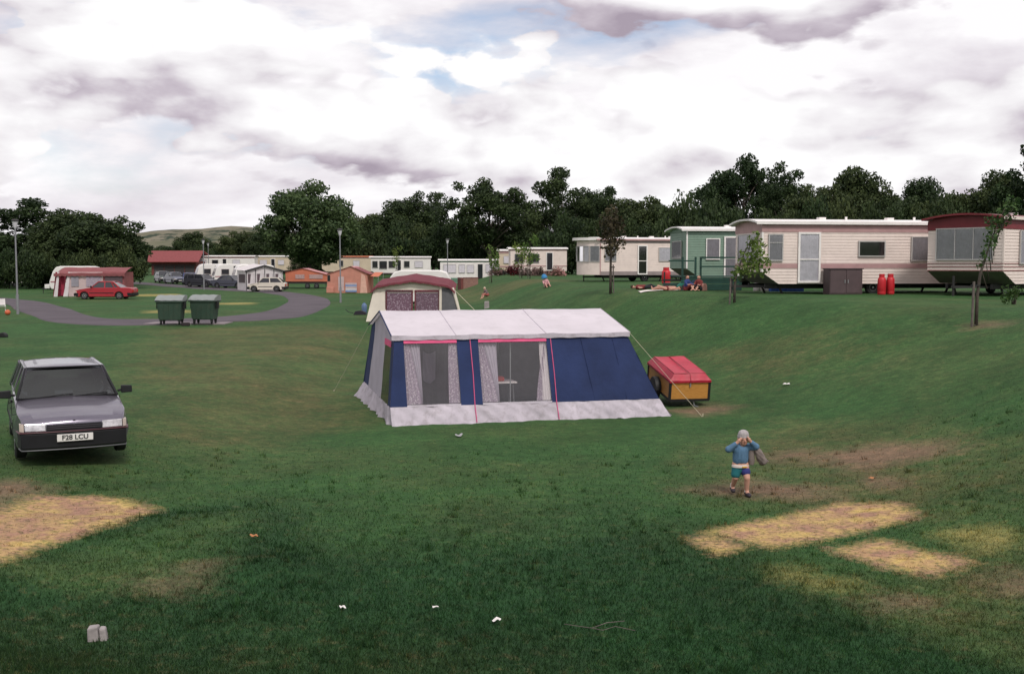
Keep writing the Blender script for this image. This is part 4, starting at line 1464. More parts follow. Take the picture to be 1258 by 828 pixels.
b = MB(); b.tube([(0, TL + .85, .3), (0, TL + .85, -.12)], .025, 8); b.build('prop_stand', GALV, tr)
b = MB(); b.tube([(.12, .05, .15), (.15, .03, .02), (.2, -.12, .02)], .02, 6); b.build('rear_prop', GALV, tr)
NO_GRASS.append([(TP.x - .5, TP.y), (TP.x + .5, TP.y + .1), (TP.x + .2, TP.y + 1.8), (TP.x - .8, TP.y + 1.7)])

# ------------------------------------------------------------------ maroon topped cream awning
AO = G(450, 395)
aw = thing('caravan_awning', 'cream caravan awning with maroon roof and lace curtained front', 'awning', AO, R(1))
ak = AO.y / 1300
def ax(px):
    return (px - 450) * ak
def az(py, off=0):
    return EYE + (325 - py) / 1300 * (AO.y + off) - AO.z
ze, zc = az(354), az(345)
b = MB(); sheet(b, (ax(450), -.15, 0), (ax(476), .05, 0), (ax(473), .35, ze), (ax(459), .35, ze), 6, 8, .015); b.build('front_panel', CREAMCLOTH, aw, smooth=180)
b = MB(); b.tube([(ax(541), .02, 0), (ax(541), .3, ze + .05)], .07, 8); b.build('front_pillar', CREAMCLOTH, aw)
b = MB(); b.tube([(ax(568), -.1, 0), (ax(556), .3, ze)], .07, 8); b.build('front_pillar', CREAMCLOTH, aw)
b = MB(); sheet(b, (ax(541), .05, 0), (ax(567), .0, 0), (ax(555), .3, ze), (ax(541), .3, ze), 4, 4); b.build('side_window', mat('grey_mesh_film', (.13, .13, .14), .5, trans=.3), aw)
# gable strip under the roof
n = 24
def arch(u):
    return ze + (zc - ze) * (1 - abs(u - .5) * 2) ** .8
b = MB(); b.add([(ax(459 + 97 * k / n), .3, ze - .25) for k in range(n + 1)] + [(ax(459 + 97 * k / n), .32, arch(k / n) - .02) for k in range(n + 1)], [(k, k + 1, n + 2 + k, n + 1 + k) for k in range(n)]); b.build('gable_strip', CREAMCLOTH, aw)
# front window wall
for k, (p, q) in enumerate(((473, 507), (509, 540))):
    x0, x1 = ax(p), ax(q)
    f = MB()
    z0, z1 = .12, ze - .1
    yy = lambda z: .05 + .25 * z / ze
    def rect(f, xa, xb, za, zb, o=0.0):
        f.add([(xa, yy(za) - o, za), (xb, yy(za) - o, za), (xb, yy(zb) - o, zb), (xa, yy(zb) - o, zb), (xa, yy(za) + .03, za), (xb, yy(za) + .03, za), (xb, yy(zb) + .03, zb), (xa, yy(zb) + .03, zb)],
              [(0, 1, 2, 3), (7, 6, 5, 4), (0, 4, 5, 1), (1, 5, 6, 2), (2, 6, 7, 3), (3, 7, 4, 0)])
    rect(f, x0, x1, z0, .45); rect(f, x0, x1, z1 - .1, z1); rect(f, x0, x0 + .08, .45, z1 - .1); rect(f, x1 - .08, x1, .45, z1 - .1)
    fo = f.build('front_window', MAROONCLOTH, aw)
    g = MB(); g.add([(x0, yy(.55), .55), (x1, yy(.55), .55), (x1, yy(z1), z1), (x0, yy(z1), z1)], [(0, 1, 2, 3)]); g.build('film', TRANS, fo)
    g = MB(); g.grid(lambda u, v: (x0 + (x1 - x0) * u, yy(.5 + (z1 - .5) * v) + .07 + .02 * math.sin(u * 40), .5 + (z1 - .5) * v), 40, 2); g.build('curtain', FLORAL, fo, smooth=180)
# roof with rounded shoulders
b = MB()
def arf(u, v):
    x = ax(455) + (ax(559) - ax(455)) * u
    lift = (1 - abs(u - .5) * 2)
    sh = 1 - max(0, abs(u - .5) * 2 - .82) / .18
    z = arch(u) + .03 + .30 * v - .22 * (1 - sh) ** 1.5 * (1 - v * .2)
    return (x, .12 + 2.9 * v, z + .01 * math.sin(u * 30))
b.grid(arf, 32, 8); rr = b.build('roof', MAROONCLOTH, aw, smooth=180)
b = MB(); b.grid(lambda u, v: (arf(u, 0)[0], .11 - .02 * (1 - v), arf(u, 0)[2] - (.08 + .03 * abs(math.sin(u * 40))) * (1 - v)), 64, 1); b.build('scalloped_edge', MAROONCLOTH, rr)
b = MB(); sheet(b, (ax(450), 2.9, 0), (ax(450), -.12, 0), (ax(458), .32, ze - .05), (ax(458), 2.9, ze + .1), 8, 6, .01); b.build('side_wall', MAROONCLOTH, aw, smooth=180)
b = MB(); sheet(b, (ax(568), 0, 0), (ax(566), 2.9, 0), (ax(556), 2.9, ze), (ax(556), .32, ze - .05), 8, 6, .01); b.build('side_wall', CREAMCLOTH, aw, smooth=180)
b = MB(); b.tube([(ax(556), .3, ze), (ax(590), -.9, .35)], .012, 5); b.build('guy_rope', ROPE, aw)
b = MB(); b.box(ax(476), ax(545), .5, 2.8, .0, .03); b.build('groundsheet', GROUNDSHEET, aw)

# ------------------------------------------------------------------ awning with the maroon roof behind the red car
ORPINK = mat('faded_red_canvas', (.26, .085, .09), .85, var=.15, vs=1.5, trans=.15)
PINKISH = mat('pink_white_canvas', (.62, .48, .48), .85, var=.1, vs=2, trans=.2)
RO = G(69, 364.5)
rk = RO.y / 1300
ra = thing('caravan_awning', 'long awning with faded red roof and pale windows behind the red car', 'awning', RO, R(2))
def rx(px):
    return (px - 69) * rk
L1 = rx(152); hh = 2.05
b = MB(); b.grid(lambda u, v: (-.1 + (L1 + .2) * u, -.15 + 2.6 * v, hh - .12 + .5 * math.sin(min(1, v * 1.1) * math.pi / 2) - .25 * max(0, 1 - u * 14) * (1 - v) + .015 * math.sin(u * 20)), 30, 8)
o = b.build('roof', ORPINK, ra, smooth=180)
b = MB(); b.grid(lambda u, v: (-.1 + (L1 + .2) * u, -.17, hh - .12 - (.22 + .03 * math.sin(u * 90)) * (1 - v)), 60, 1); b.build('valance', ORPINK, o)
b = MB(); sheet(b, (rx(84), 0, 0), (rx(126), 0, 0), (rx(126), 0, hh), (rx(84), 0, hh), 12, 6, .01); fo = b.build('front_wall', PINKISH, ra, smooth=180)
MB().box(rx(88), rx(97), -.05, -.02, .85, 1.75).build('window', mat('film_window_grey', (.28, .26, .30), .4), fo)
MB().box(rx(106), rx(124), -.05, -.02, .85, 1.75).build('window', LACE, fo)
b = MB(); sheet(b, (rx(126), .02, 0), (rx(152), .02, 0), (rx(152), .02, hh), (rx(126), .02, hh), 8, 6, .01); fo = b.build('front_wall', ORPINK, ra, smooth=180)
MB().box(rx(129), rx(150), -.04, 0, .8, 1.7).build('window', mat('film_window_dark', (.10, .07, .08), .4), fo)
b = MB(); sheet(b, (-.25, 2.4, 0), (-.25, .0, 0), (0, .0, hh), (0, 2.4, hh), 6, 6, .01); b.build('end_wall', mat('bright_red_curtain', (.42, .05, .09), .9, trans=.2), ra, smooth=180)
for p, q, w in ((69, 73, .16), (81, 86, .2)):
    b = MB(); b.add([(rx(p) - w, -.12, 0), (rx(p) + w, -.12, 0), (rx(q) + .06, -.02, hh), (rx(q) - .1, -.02, hh)], [(0, 1, 2, 3)]); b.build('pole_sleeve', WHITECLOTH, ra)
b = MB(); b.grid(lambda u, v: (rx(73) + rx(81 - 4) * .9 * u * .5, .4 + .03 * math.sin(u * 20), .1 + 1.8 * v), 14, 1); b.build('door_curtain', mat('bright_red_curtain', (.42, .05, .09), .9), ra, smooth=180)
MB().box(rx(76), rx(84), 1.2, 1.25, 0, 1.9).build('dark_doorway', DARKIN, ra)
b = MB(); sheet(b, (L1, 0, 0), (L1, 2.4, 0), (L1, 2.4, hh), (L1, 0, hh), 6, 6, .01); b.build('end_wall', ORPINK, ra, smooth=180)

# ------------------------------------------------------------------ white awning on the tourer row
WO = G(303, 357.5)
wk = WO.y / 1300
wa = thing('caravan_awning', 'big white awning with dark edged gable behind the cream hatchback', 'awning', WO, R(14))
ww = 44 * wk; he, hc = 1.95, 2.5
def warch(u):
    return he + (hc - he) * (1 - abs(u - .5) * 2)
b = MB(); b.grid(lambda u, v: (-.15 + (ww + .3) * u - .9 * v * 1.2, -.15 + 2.9 * v, warch(u) + .05 + .18 * v), 20, 4); b.build('roof', WHITECLOTH, wa, smooth=180)
b = MB(); b.tube([(-.15, -.17, he), (ww / 2, -.17, hc + .02), (ww + .15, -.17, he)], .09, 5); b.build('roof_edge', mat('dark_grey_binding', (.05, .05, .055), .7), wa)
for k in range(4):
    x0, x1 = ww * k / 4 + .04, ww * (k + 1) / 4 - .04
    b = MB(); b.add([(x0, 0, 0), (x1, 0, 0), (x1, 0, .75), (x0, 0, .75)], [(0, 1, 2, 3)]); b.add([(x0, 0, 1.7), (x1, 0, 1.7), (x1, 0, warch((k + 1) / 4)), (x0, 0, warch(k / 4))], [(0, 1, 2, 3)])
    b.add([(x0, 0, .75), (x0 + .1, 0, .75), (x0 + .1, 0, 1.7), (x0, 0, 1.7)], [(0, 1, 2, 3)]); b.add([(x1 - .1, 0, .75), (x1, 0, .75), (x1, 0, 1.7), (x1 - .1, 0, 1.7)], [(0, 1, 2, 3)])
    po = b.build('front_panel', WHITECLOTH, wa)
    b = MB(); b.add([(x0 + .1, .02, .75), (x1 - .1, .02, .75), (x1 - .1, .02, 1.7), (x0 + .1, .02, 1.7)], [(0, 1, 2, 3)]); b.build('window', mat('film_window_dark', (.10, .07, .08), .4), po)
    b = MB(); b.add([(x0 + .3, .01, .75), (x1 - .12, .01, .75), (x1 - .12, .01, 1.7), ((x0 + x1) / 2, .01, 1.7)], [(0, 1, 2, 3)]); b.build('curtain', WHITECLOTH, po)
for k in range(5):
    b = MB(); b.bar((ww * k / 4, -.02, 0), (ww * k / 4, -.02, warch(k / 4)), .07, .05); b.build('pole', mat('dark_grey_binding', (.05, .05, .055), .7), wa)
for x in (0, ww):
    b = MB(); b.add([(x, 0, 0), (x - .9, 2.7, 0), (x - .9, 2.7, he + .1), (x, 0, he)], [(0, 1, 2, 3)]); so = b.build('side_wall', WHITECLOTH, wa)
b = MB(); b.add([(-.14, .35, .8), (-.75, 2.2, .8), (-.75, 2.2, 1.65), (-.14, .35, 1.65)], [(0, 1, 2, 3)]); b.build('side_window', mat('film_window_dark', (.10, .07, .08), .4), wa)

# ------------------------------------------------------------------ orange folding camper and pink trailer tent
ORANGE = mat('orange_canvas', (.62, .20, .12), .85, var=.12, vs=1.5, trans=.2)
PINKROOF = mat('salmon_roof_canvas', (.58, .29, .29), .85, var=.1, vs=1.5, trans=.2)
SALMON = mat('salmon_canvas', (.64, .29, .22), .85, var=.12, vs=1.5, trans=.25)
OO = G(351, 354.5); ok = OO.y / 1300
oc = thing('folding_camper', 'orange canvas folding camper raised on its wheeled trailer', 'camper', OO, R(-6))
ow = 52 * ok
def side_of_tent(root, w, d, z0, zl, ze, zp, ridge, wall, roof, m2):
    """box walls under a ridge roof; front towards -y, ridge along y"""
    b = MB(); b.add([(0, 0, z0), (w, 0, z0), (w, 0, zl), (w * ridge, 0, zp), (0, 0, ze)], [(0, 1, 2, 3, 4)]); f = b.build('front_wall', wall, root)
    b = MB(); b.add([(0, 0, z0), (0, d, z0), (0, d, ze), (0, 0, ze)], [(3, 2, 1, 0)]); b.build('side_wall', m2, root)
    b = MB(); b.add([(w, 0, z0), (w, d, z0), (w, d, zl), (w, 0, zl)], [(0, 1, 2, 3)]); b.build('side_wall', wall, root)
    b = MB(); b.add([(0, d, z0), (w, d, z0), (w, d, zl), (w * ridge, d, zp), (0, d, ze)], [(4, 3, 2, 1, 0)]); b.build('back_wall', wall, root)
    b = MB(); sheet(b, (-.12, -.12, ze - .02), (w * ridge, -.12, zp + .03), (w * ridge, d + .1, zp + .03), (-.12, d + .1, ze - .02), 6, 6, .01)
    sheet(b, (w * ridge, -.12, zp + .03), (w + .12, -.12, zl - .02), (w + .12, d + .1, zl - .02), (w * ridge, d + .1, zp + .03), 6, 6, .01)
    b.build('roof', roof, root, smooth=180)
    return f
f = side_of_tent(oc, ow, 2.2, .75, 1.5, 1.75, 2.15, .42, ORANGE, PINKROOF, mat('deep_red_canvas', (.30, .05, .05), .85, trans=.15))
for x0, x1 in ((ow * .24, ow * .46), (ow * .58, ow * .9)):
    MB().box(x0, x1, -.04, -.01, 1.05, 1.5).build('window', mat('net_window', (.40, .27, .26), .6, var=.2, vs=9), f)
MB().box(-.08, .0, .7, 1.3, 1.1, 1.6).build('window', WHITECLOTH, oc)
b = MB(); b.box(0, ow, .1, 2.1, .5, .76); b.build('trailer_body', STEEL, oc)
for x in (ow * .52, ow * .74):
    wheel(oc, (x, .12, .28), .28, .16, -1, 'y')
b = MB(); b.bar((0, 1, .55), (-1.0, 1, .4), .08, .08); b.bar((-.9, 1, .45), (-.9, 1, -.02), .05, .05); b.bar((.2, .3, .5), (.2, .3, -.02), .05, .05); b.bar((ow - .2, .3, .5), (ow - .2, .3, -.02), .05, .05); b.build('drawbar', STEEL, oc)

PO = G(402, 360); pk = PO.y / 1300
pt = thing('trailer_tent', 'salmon pink ridge tent with striped bright panel beside the lamp column', 'tent', PO, R(-4))
pw = 50 * pk
f = side_of_tent(pt, pw, 2.8, 0, 1.75, 1.75, 2.45, .6, SALMON, PINKROOF, SALMON)
MB().box(.05, .3, -.04, -.01, 1.1, 1.65).build('window', DARKPANE, f)
for x0, x1 in ((pw * .28, pw * .42),):
    MB().box(x0, x1, -.04, -.01, .2, 1.5).build('door_panel', PINKISH, f)
for k, m_ in enumerate((BLUECLOTH, WHITECLOTH, PINKISH, BLUECLOTH, PINKISH)):
    MB().box(pw * .46, pw * .74, -.10, -.06, .1 + k * .17, .1 + k * .17 + .16).build('windbreak_stripe', mat('pale_blue_stripe', (.22, .3, .5), .8) if m_ is BLUECLOTH else m_, f)
b = MB(); sheet(b, (pw * .82, -.05, 0), (pw, -.05, 0), (pw * .95, -.05, 1.6), (pw * .85, -.05, 1.8), 4, 4); b.build('door_flap', mat('pale_salmon_canvas', (.64, .38, .30), .85), f)
b = MB(); b.box(.0, pw * .18, -.35, -.08, 0, .55); b.build('valance_box', SALMON, f, bevel=.05)
b = MB(); sheet(b, (pw * .6, -.13, 2.47), (pw + .25, -.13, 1.72), (pw + .25, 2.8, 1.72), (pw * .6, 2.8, 2.47), 6, 4, .01); b.build('roof_flap', ORPINK, pt, smooth=180)
b = MB(); sheet(b, (pw + .2, .2, 1.55), (pw + 1.0, .2, 1.5), (pw + 1.0, 2.6, 1.9), (pw + .2, 2.6, 1.9), 4, 4); b.build('canopy', ORANGE, pt)
for y in (.2, 2.6):
    MB().tube([(pw + .98, y, 0), (pw + .98, y, 1.55 + (y > 1) * .32)], .025, 6).build('pole', GALV, pt)

# ------------------------------------------------------------------ cars
CARGLASS = glassy('car_glass', (.22, .24, .25), .05, .03)
BUMPER = mat('black_bumper_plastic', (.012, .012, .014), .6, var=.2, spec=.25)
LAMPGLASS = mat('headlamp_glass', (.62, .60, .60), .16, .75, var=.35, vs=9, bump=.12, bs=8, spec=.8)
AMBER = mat('amber_lens', (.55, .2, .04), .25)
REDLENS = mat('red_lens', (.45, .03, .03), .25)
SEAT = mat('seat_cloth', (.05, .048, .055), .9)
PLATEW = mat('white_number_plate', (.75, .72, .70), .35, var=.04)
INKB = mat('black_lettering', (.012, .012, .014), .5)


def text_mesh(name, body, size, m, parent, loc, rot, depth=.002):
    cu = bpy.data.curves.new(name, 'FONT')
    cu.body = body; cu.size = size; cu.align_x = 'CENTER'; cu.align_y = 'CENTER'; cu.extrude = depth; cu.offset = size * .022
    tmp = bpy.data.objects.new(name, cu); COL.objects.link(tmp)
    bpy.context.view_layer.update()
    me = bpy.data.meshes.new_from_object(tmp.evaluated_get(bpy.context.evaluated_depsgraph_get()))
    bpy.data.objects.remove(tmp); bpy.data.curves.remove(cu)
    me.materials.clear(); me.materials.append(m)
    o = bpy.data.objects.new(name, me); COL.objects.link(o)
    o.parent = parent; o.location = loc; o.rotation_euler = rot
    return o


def car(label, loc, rot, paint, L=4.35, W=1.68, H=1.40, shape='hatch', hood=None, detail=False, group=None, strip=True, rimm=None, seat_m=SEAT):
    """front towards -y"""
    root = thing('car', label, 'car', loc, rot, group)
    y0 = -L / 2
    belt = H * .65; hz = H * .475; sill = .2
    ws = L * (.27 if shape != 'saloon' else .28); rf = ws + L * .135
    if shape == 'saloon':
        rr, rb = L * .66, L * .80
    elif shape == 'estate':
        rr, rb = L * .93, L * .985
    else:
        rr, rb = L * .80, L * .955
    wa, wb_ = L * .185, L * .185 + L * .59
    R0 = .335
    def arc(c):
        return [(c + R0 * math.cos(t), .27 + R0 * math.sin(t)) for t in [math.pi * k / 8 for k in range(9)]]
    top_r = belt + .02 if shape != 'saloon' else belt + .01
    prof = [(.10, sill), (.02, .34), (0, .46), (.015, hz - .05), (.09, hz + .03), (.45, hz + .10), (ws, belt - .01), (L * .5, belt + .005), (rb, top_r)]
    if shape == 'saloon':
        prof += [(L - .05, belt - .02), (L, belt - .10), (L - .01, .45), (L - .06, sill + .03)]
    else:
        prof += [(L - .015, belt - .06), (L, .55), (L - .02, .40), (L - .08, sill + .03)]
    # underside runs back to front round both wheel arches
    prof += [(wb_ + R0, sill)] + arc(wb_)[1:-1] + [(wb_ - R0, sill), (wa + R0, sill)] + arc(wa)[1:-1] + [(wa - R0, sill)]
    def hw(a, z):
        w = W / 2
        w *= 1 - .13 * (max(0, .55 - a) / .55) ** 2 - .09 * (max(0, a - (L - .5)) / .5) ** 2
        w -= .045 * max(0, (z - .55)) / .35 + .03 * max(0, (.4 - z)) / .2
        return w
    n = len(prof); m = 8
    b = MB()
    rows = []
    for (a, z) in prof:
        w = hw(a, z)
        crown = .035 if z > hz - .06 else 0
        bow = .07 if a < .3 or a > L - .3 else 0
        row = []
        for k in range(m + 1):
            x = -w + 2 * w * k / m
            q = (k / m - .5) * 2
            yy = a + bow * q * q * (1 if a < L / 2 else -1) * .9
            row.append((x, y0 + yy, z + crown * (1 - q * q) * (1 if a < ws + .1 or shape == 'saloon' and a > rb - .1 else .3)))
        rows.append(row)
    vs = [p for r in rows for p in r]
    fs = []
    for i in range(n):
        j = (i + 1) % n
        for k in range(m):
            fs.append((i * (m + 1) + k, i * (m + 1) + k + 1, j * (m + 1) + k + 1, j * (m + 1) + k))
    fs.append(tuple(i * (m + 1) for i in range(n))); fs.append(tuple(i * (m + 1) + m for i in reversed(range(n))))
    b.add(vs, fs)
    b.build('body', paint, root, smooth=38, bevel=.035 if detail else .03, seg=3)
    # cabin
    wb2 = hw(ws, belt) - .035; wr = W * .355; zr = H - .03
    A = lambda s: Vector((s * wb2, y0 + ws, belt)); B = lambda s: Vector((s * wr, y0 + rf, zr)); C = lambda s: Vector((s * wr, y0 + rr, zr - .01)); D = lambda s: Vector((s * wb2 * .97, y0 + rb, top_r))
    pil = MB(); pw = .055 if detail else .07
    for s in (-1, 1):
        pil.bar(A(s) + Vector((0, .02, -.05)), B(s), pw, pw); pil.bar(D(s) - Vector((0, .05, .05)), C(s), pw * 1.8, pw * 1.3); pil.bar(B(s), C(s), pw, pw)
        mid = (A(s) + D(s)) / 2; midt = (B(s) * .55 + C(s) * .45)
        pil.bar(mid + Vector((0, -.05, -.04)), midt, pw, pw * 1.3)
        if shape == 'estate' or L > 4.3:
            p = A(s) * .2 + D(s) * .8; q = B(s) * .12 + C(s) * .88
            pil.bar(p + Vector((0, 0, -.04)), q, pw, pw)
    pil.build('pillars', paint, root, bevel=.012)
    r = MB()
    def rp(u, v, dz=0):
        x = -wr - .02 + (2 * wr + .04) * u; q = (u - .5) * 2
        e = max(0, .12 - v) / .12 + max(0, v - .9) / .1
        return (x, y0 + rf - .04 + (rr - rf + .08) * v, zr + .045 * (1 - abs(q) ** 2.6) - .035 * e ** 2 - .0 + dz)
    r.grid(lambda u, v: rp(u, v), 10, 10); r.grid(lambda u, v: rp(u, v, -.04), 10, 10)
    r.build('roof', paint, root, smooth=180)
    g = CARGLASS if detail else DARKPANE
    ins = .02
    def pane(name, a, b_, c, d):
        q = MB(); n_ = (b_ - a).cross(d - a).normalized() * .006
        q.add([a + n_, b_ + n_, c + n_, d + n_], [(0, 1, 2, 3)]); return q.build(name, g, root)
    wsg = pane('windscreen', A(-1), A(1), B(1), B(-1))
    if detail:                                     # dark rubber round the glass
        k = MB()
        for p, q in ((A(-1), A(1)), (A(1), B(1)), (B(1), B(-1)), (B(-1), A(-1))):
            k.bar(p + Vector((0, -.012, .012)), q + Vector((0, -.012, .012)), .035, .022)
        k.build('rubber_seal', BUMPER, wsg)
        k = MB()
        for s in (-.42, .12):
            k.bar(A(0) * 1 + Vector((s, -.02, .02)), A(0) + Vector((s + .5, .03, .055)), .016, .016)
        k.build('wiper', BUMPER, wsg)
        td = MB().lathe([(.001, 0), (.035, 0), (.035, .002), (.001, .002)], 14).build('tax_disc', PLATEW, wsg)
        td.location = A(1) * .86 + B(1) * .12 + Vector((-.09, -.01, .02)); td.rotation_euler = (R(40), 0, 0)
    pane('rear_window', D(1), D(-1), C(-1), C(1))
    for s in (-1, 1):
        a, b_, c, d = (A(s), D(s), C(s), B(s)) if s > 0 else (D(s), A(s), B(s), C(s))
        pane('side_window', a, b_, c, d)
    if detail:
        inn = MB()
        for s in (-.36, .36):
            inn.hexa([(s - .24, y0 + L * .43, .45), (s + .24, y0 + L * .43, .45), (s + .24, y0 + L * .47, .45), (s - .24, y0 + L * .47, .45)], [(s - .21, y0 + L * .46, 1.0), (s + .21, y0 + L * .46, 1.0), (s + .21, y0 + L * .49, 1.0), (s - .21, y0 + L * .49, 1.0)])
            inn.box(s - .12, s + .12, y0 + L * .465, y0 + L * .485, 1.03, 1.2)
        inn.box(-.6, .6, y0 + L * .70, y0 + L * .74, .5, 1.02)
        inn.box(-.66, .66, y0 + ws + .05, y0 + ws + .35, .7, belt + .03)
        inn.build('seats', seat_m, root, bevel=.04)
        k = MB(); k.lathe([(.17, -.012), (.19, 0), (.17, .012)], 18, (.36, 0, 0), 'y'); o = k.build('steering_wheel', BUMPER, root, smooth=180); o.location = (-.72, y0 + L * .385, .93); o.rotation_euler = (R(-25), 0, 0)
    # bumpers, lamps, plates
    def strip_round(name, a, z0, z1, m_, out=.05, wrap=.35):
        k = MB(); w = hw(.1, z0) + .015
        pts = []
        for t in range(13):
            q = -1 + 2 * t / 12
            pts.append((q * w, y0 + a + .063 * q * q - out))
        s = 1 if a < L / 2 else -1
        if s < 0:
            pts = [(x, y0 + L - .063 * (x / w) ** 2 + out) for x, _ in pts]
        pts = [(pts[0][0] - .04, pts[0][1] + s * wrap)] + pts + [(pts[-1][0] + .04, pts[-1][1] + s * wrap)]
        vs = [(x, y, z) for x, y in pts for z in (z0, z1)]; ins_ = [(x * .97, y + s * .06, z) for x, y in pts for z in (z0, z1)]
        N_ = len(pts)
        fs = [(2 * i, 2 * i + 2, 2 * i + 3, 2 * i + 1) for i in range(N_ - 1)]
        o_ = 2 * N_
        fs += [(o_ + 2 * i, o_ + 2 * i + 1, o_ + 2 * i + 3, o_ + 2 * i + 2) for i in range(N_ - 1)]
        fs += [(2 * i + 1, 2 * i + 3, o_ + 2 * i + 3, o_ + 2 * i + 1) for i in range(N_ - 1)] + [(2 * i, o_ + 2 * i, o_ + 2 * i + 2, 2 * i + 2) for i in range(N_ - 1)]
        fs += [(0, 1, o_ + 1, o_), (2 * N_ - 2, o_ + 2 * N_ - 2, o_ + 2 * N_ - 1, 2 * N_ - 1)]
        k.add(vs + ins_, fs)
        return k.build(name, m_, root, smooth=35, bevel=.012)
    bf = strip_round('front_bumper', 0, .25, .48, BUMPER)
    strip_round('rear_bumper', L, .27, .5, BUMPER)
    fo_y = lambda x: y0 + .063 * (x / (W / 2)) ** 2
    for s in (-1, 1):
        k = MB()
        x0, x1 = s * (W * .24), s * (W * .42)
        k.hexa([(x0, fo_y(x0) - .012, .51), (x1, fo_y(x1) + .0, .51), (x1, fo_y(x1) + .1, .51), (x0, fo_y(x0) + .08, .51)], [(x0, fo_y(x0) + .015, .625), (x1, fo_y(x1) + .02, .63), (x1, fo_y(x1) + .12, .63), (x0, fo_y(x0) + .1, .625)])
        hl = k.build('headlight', LAMPGLASS, root, bevel=.012)
        k = MB(); xa = s * (W * .425); xb = s * (W * .46)
        k.hexa([(xa, fo_y(xa) + .0, .51), (xb, fo_y(xb) + .07, .51), (xb, fo_y(xb) + .2, .51), (xa, fo_y(xa) + .1, .51)], [(xa, fo_y(xa) + .02, .63), (xb, fo_y(xb) + .085, .625), (xb, fo_y(xb) + .2, .625), (xa, fo_y(xa) + .1, .63)])
        k.build('indicator', mat('indicator_lens', (.6, .5, .44), .2), hl)
        MB().box(s * W * .3 - .1, s * W * .3 + .1, y0 + L - .05, y0 + L + .01, .55, .75).build('tail_light', REDLENS, root)
        wheel(root, (s * (W / 2 - .1), y0 + wa, .285), .285, .17, s, 'x', rim=rimm)
        wheel(root, (s * (W / 2 - .1), y0 + wb_, .285), .285, .17, s, 'x', rim=rimm)
        k = MB(); p = A(s) + Vector((s * .02, .12, .06))
        k.bar(p, p + Vector((s * .1, -.01, .02)), .05, .04)
        k.hexa([(p.x + s * .06, p.y - .05, p.z - .04), (p.x + s * .24, p.y - .02, p.z - .035), (p.x + s * .24, p.y + .05, p.z - .035), (p.x + s * .06, p.y + .05, p.z - .04)],
               [(p.x + s * .06, p.y - .04, p.z + .09), (p.x + s * .235, p.y - .01, p.z + .08), (p.x + s * .235, p.y + .05, p.z + .08), (p.x + s * .06, p.y + .05, p.z + .09)])
        k.build('door_mirror', BUMPER, root, bevel=.015)
        if strip:
            MB().box(s * (hw(L * .5, .5)) - .012, s * (hw(L * .5, .5)) + .012, y0 + wa + .4, y0 + wb_ - .4, .46, .52).build('side_strip', BUMPER, root)
    k = MB(); k.box(-W * .235, W * .235, y0 - .018, y0 + .05, .525, .605); gl = k.build('grille', BUMPER, root)
    for z in (.55, .58):
        MB().box(-W * .23, W * .23, y0 - .026, y0 - .016, z - .006, z + .006).build('grille_bar', paint if detail else RIM, gl)
    np_ = MB(); np_.box(-.26, .26, -.008, 0, -.056, .056); pl = np_.build('number_plate', PLATEW, root, bevel=.008); pl.location = (.0, y0 - .075, .405)
    if detail:
        text_mesh('lettering', 'F28 LCU', .105, INKB, pl, (0, -.0105, 0), (R(90), 0, 0))
        k = MB(); strip_round('bumper_line', 0, .487, .505, mat('bumper_trim_red', (.06, .012, .018), .4), .055, .3)
        strip_round('lower_lip', 0, .215, .235, mat('grey_lip', (.09, .09, .1), .4), .058, .3)
        k = MB(); k.lathe([(.001, 0), (.02, 0), (.02, .006), (.001, .006)], 12, (0, 0, 0), 'y'); o = k.build('bonnet_badge', BUMPER, root); o.location = (0, y0 + .03, .645)
        for s in (-1, 1):                      # door shut lines
            for a in (L * .33, L * .52, L * .70):
                x = s * (hw(a, .6) + .002)
                MB().box(x - .004, x + .004, y0 + a, y0 + a + .012, .3, belt - .03).build('door_seam', BUMPER, root)
            MB().box(s * (hw(L * .48, .75)) - .015, s * hw(L * .48, .75) + .015, y0 + L * .47, y0 + L * .51, .74, .78).build('door_handle', BUMPER, root)
    else:
        dk = MB()
    k = MB(); k.box(-W / 2 + .12, W / 2 - .12, y0 + .25, y0 + L - .25, .17, .36); k.build('underbody', STEEL, root)
    return root


def paint(name, c, metal=.0, rough=.3):
    return mat(name, c, rough, metal, var=.05, vs=2, spec=.5, coat=.5)


CF = G(88, 562)
ca = R(27)
CP = CF + Vector((-math.sin(ca), math.cos(ca), 0)) * (4.35 / 2 - .75)
CP = on(CP.x, CP.y)
silver = paint('silver_lilac_metallic', (.155, .14, .178), .6, .26)
mc = car('silver hatchback with plate F28 LCU parked on the open grass', CP, ca, silver, 4.35, 1.69, 1.36, 'hatch', detail=True)
c_, s_ = math.cos(ca), math.sin(ca)
NO_GRASS.append([(CP.x + a * c_ - b * s_, CP.y + a * s_ + b * c_) for a, b in ((-.8, -1.9), (.8, -1.9), (.8, 2.0), (-.8, 2.0))])

T = G(131, 367.5)
car('red saloon car parked beside the faded red awning', T, R(-88), paint('bright_red_paint', (.33, .008, .016)), 4.5, 1.69, 1.38, 'saloon', rimm=mat('pale_rim', (.6, .58, .58), .4))
T = G(329, 358.5)
car('cream small hatchback parked before the white awning', T, R(-90), paint('cream_car_paint', (.62, .56, .48)), 3.7, 1.56, 1.37, 'hatch')
T = on(X(215, 131), 131)
car('blue grey hatchback parked apart near the red roofed building', T, R(38), paint('blue_grey_paint', (.11, .12, .17)), 4.0, 1.62, 1.42, 'hatch')
T = on(X(201, 136), 136)
car('dark green estate car half hidden beside the blue grey hatchback', T, R(30), paint('dark_green_paint', (.02, .04, .03)), 4.2, 1.62, 1.44, 'estate')
T = on(X(249, 118), 118)
car('very dark grey estate before the tourer with the dark hatchback nose', T, R(62), paint('charcoal_paint', (.045, .045, .055)), 4.3, 1.65, 1.42, 'estate')
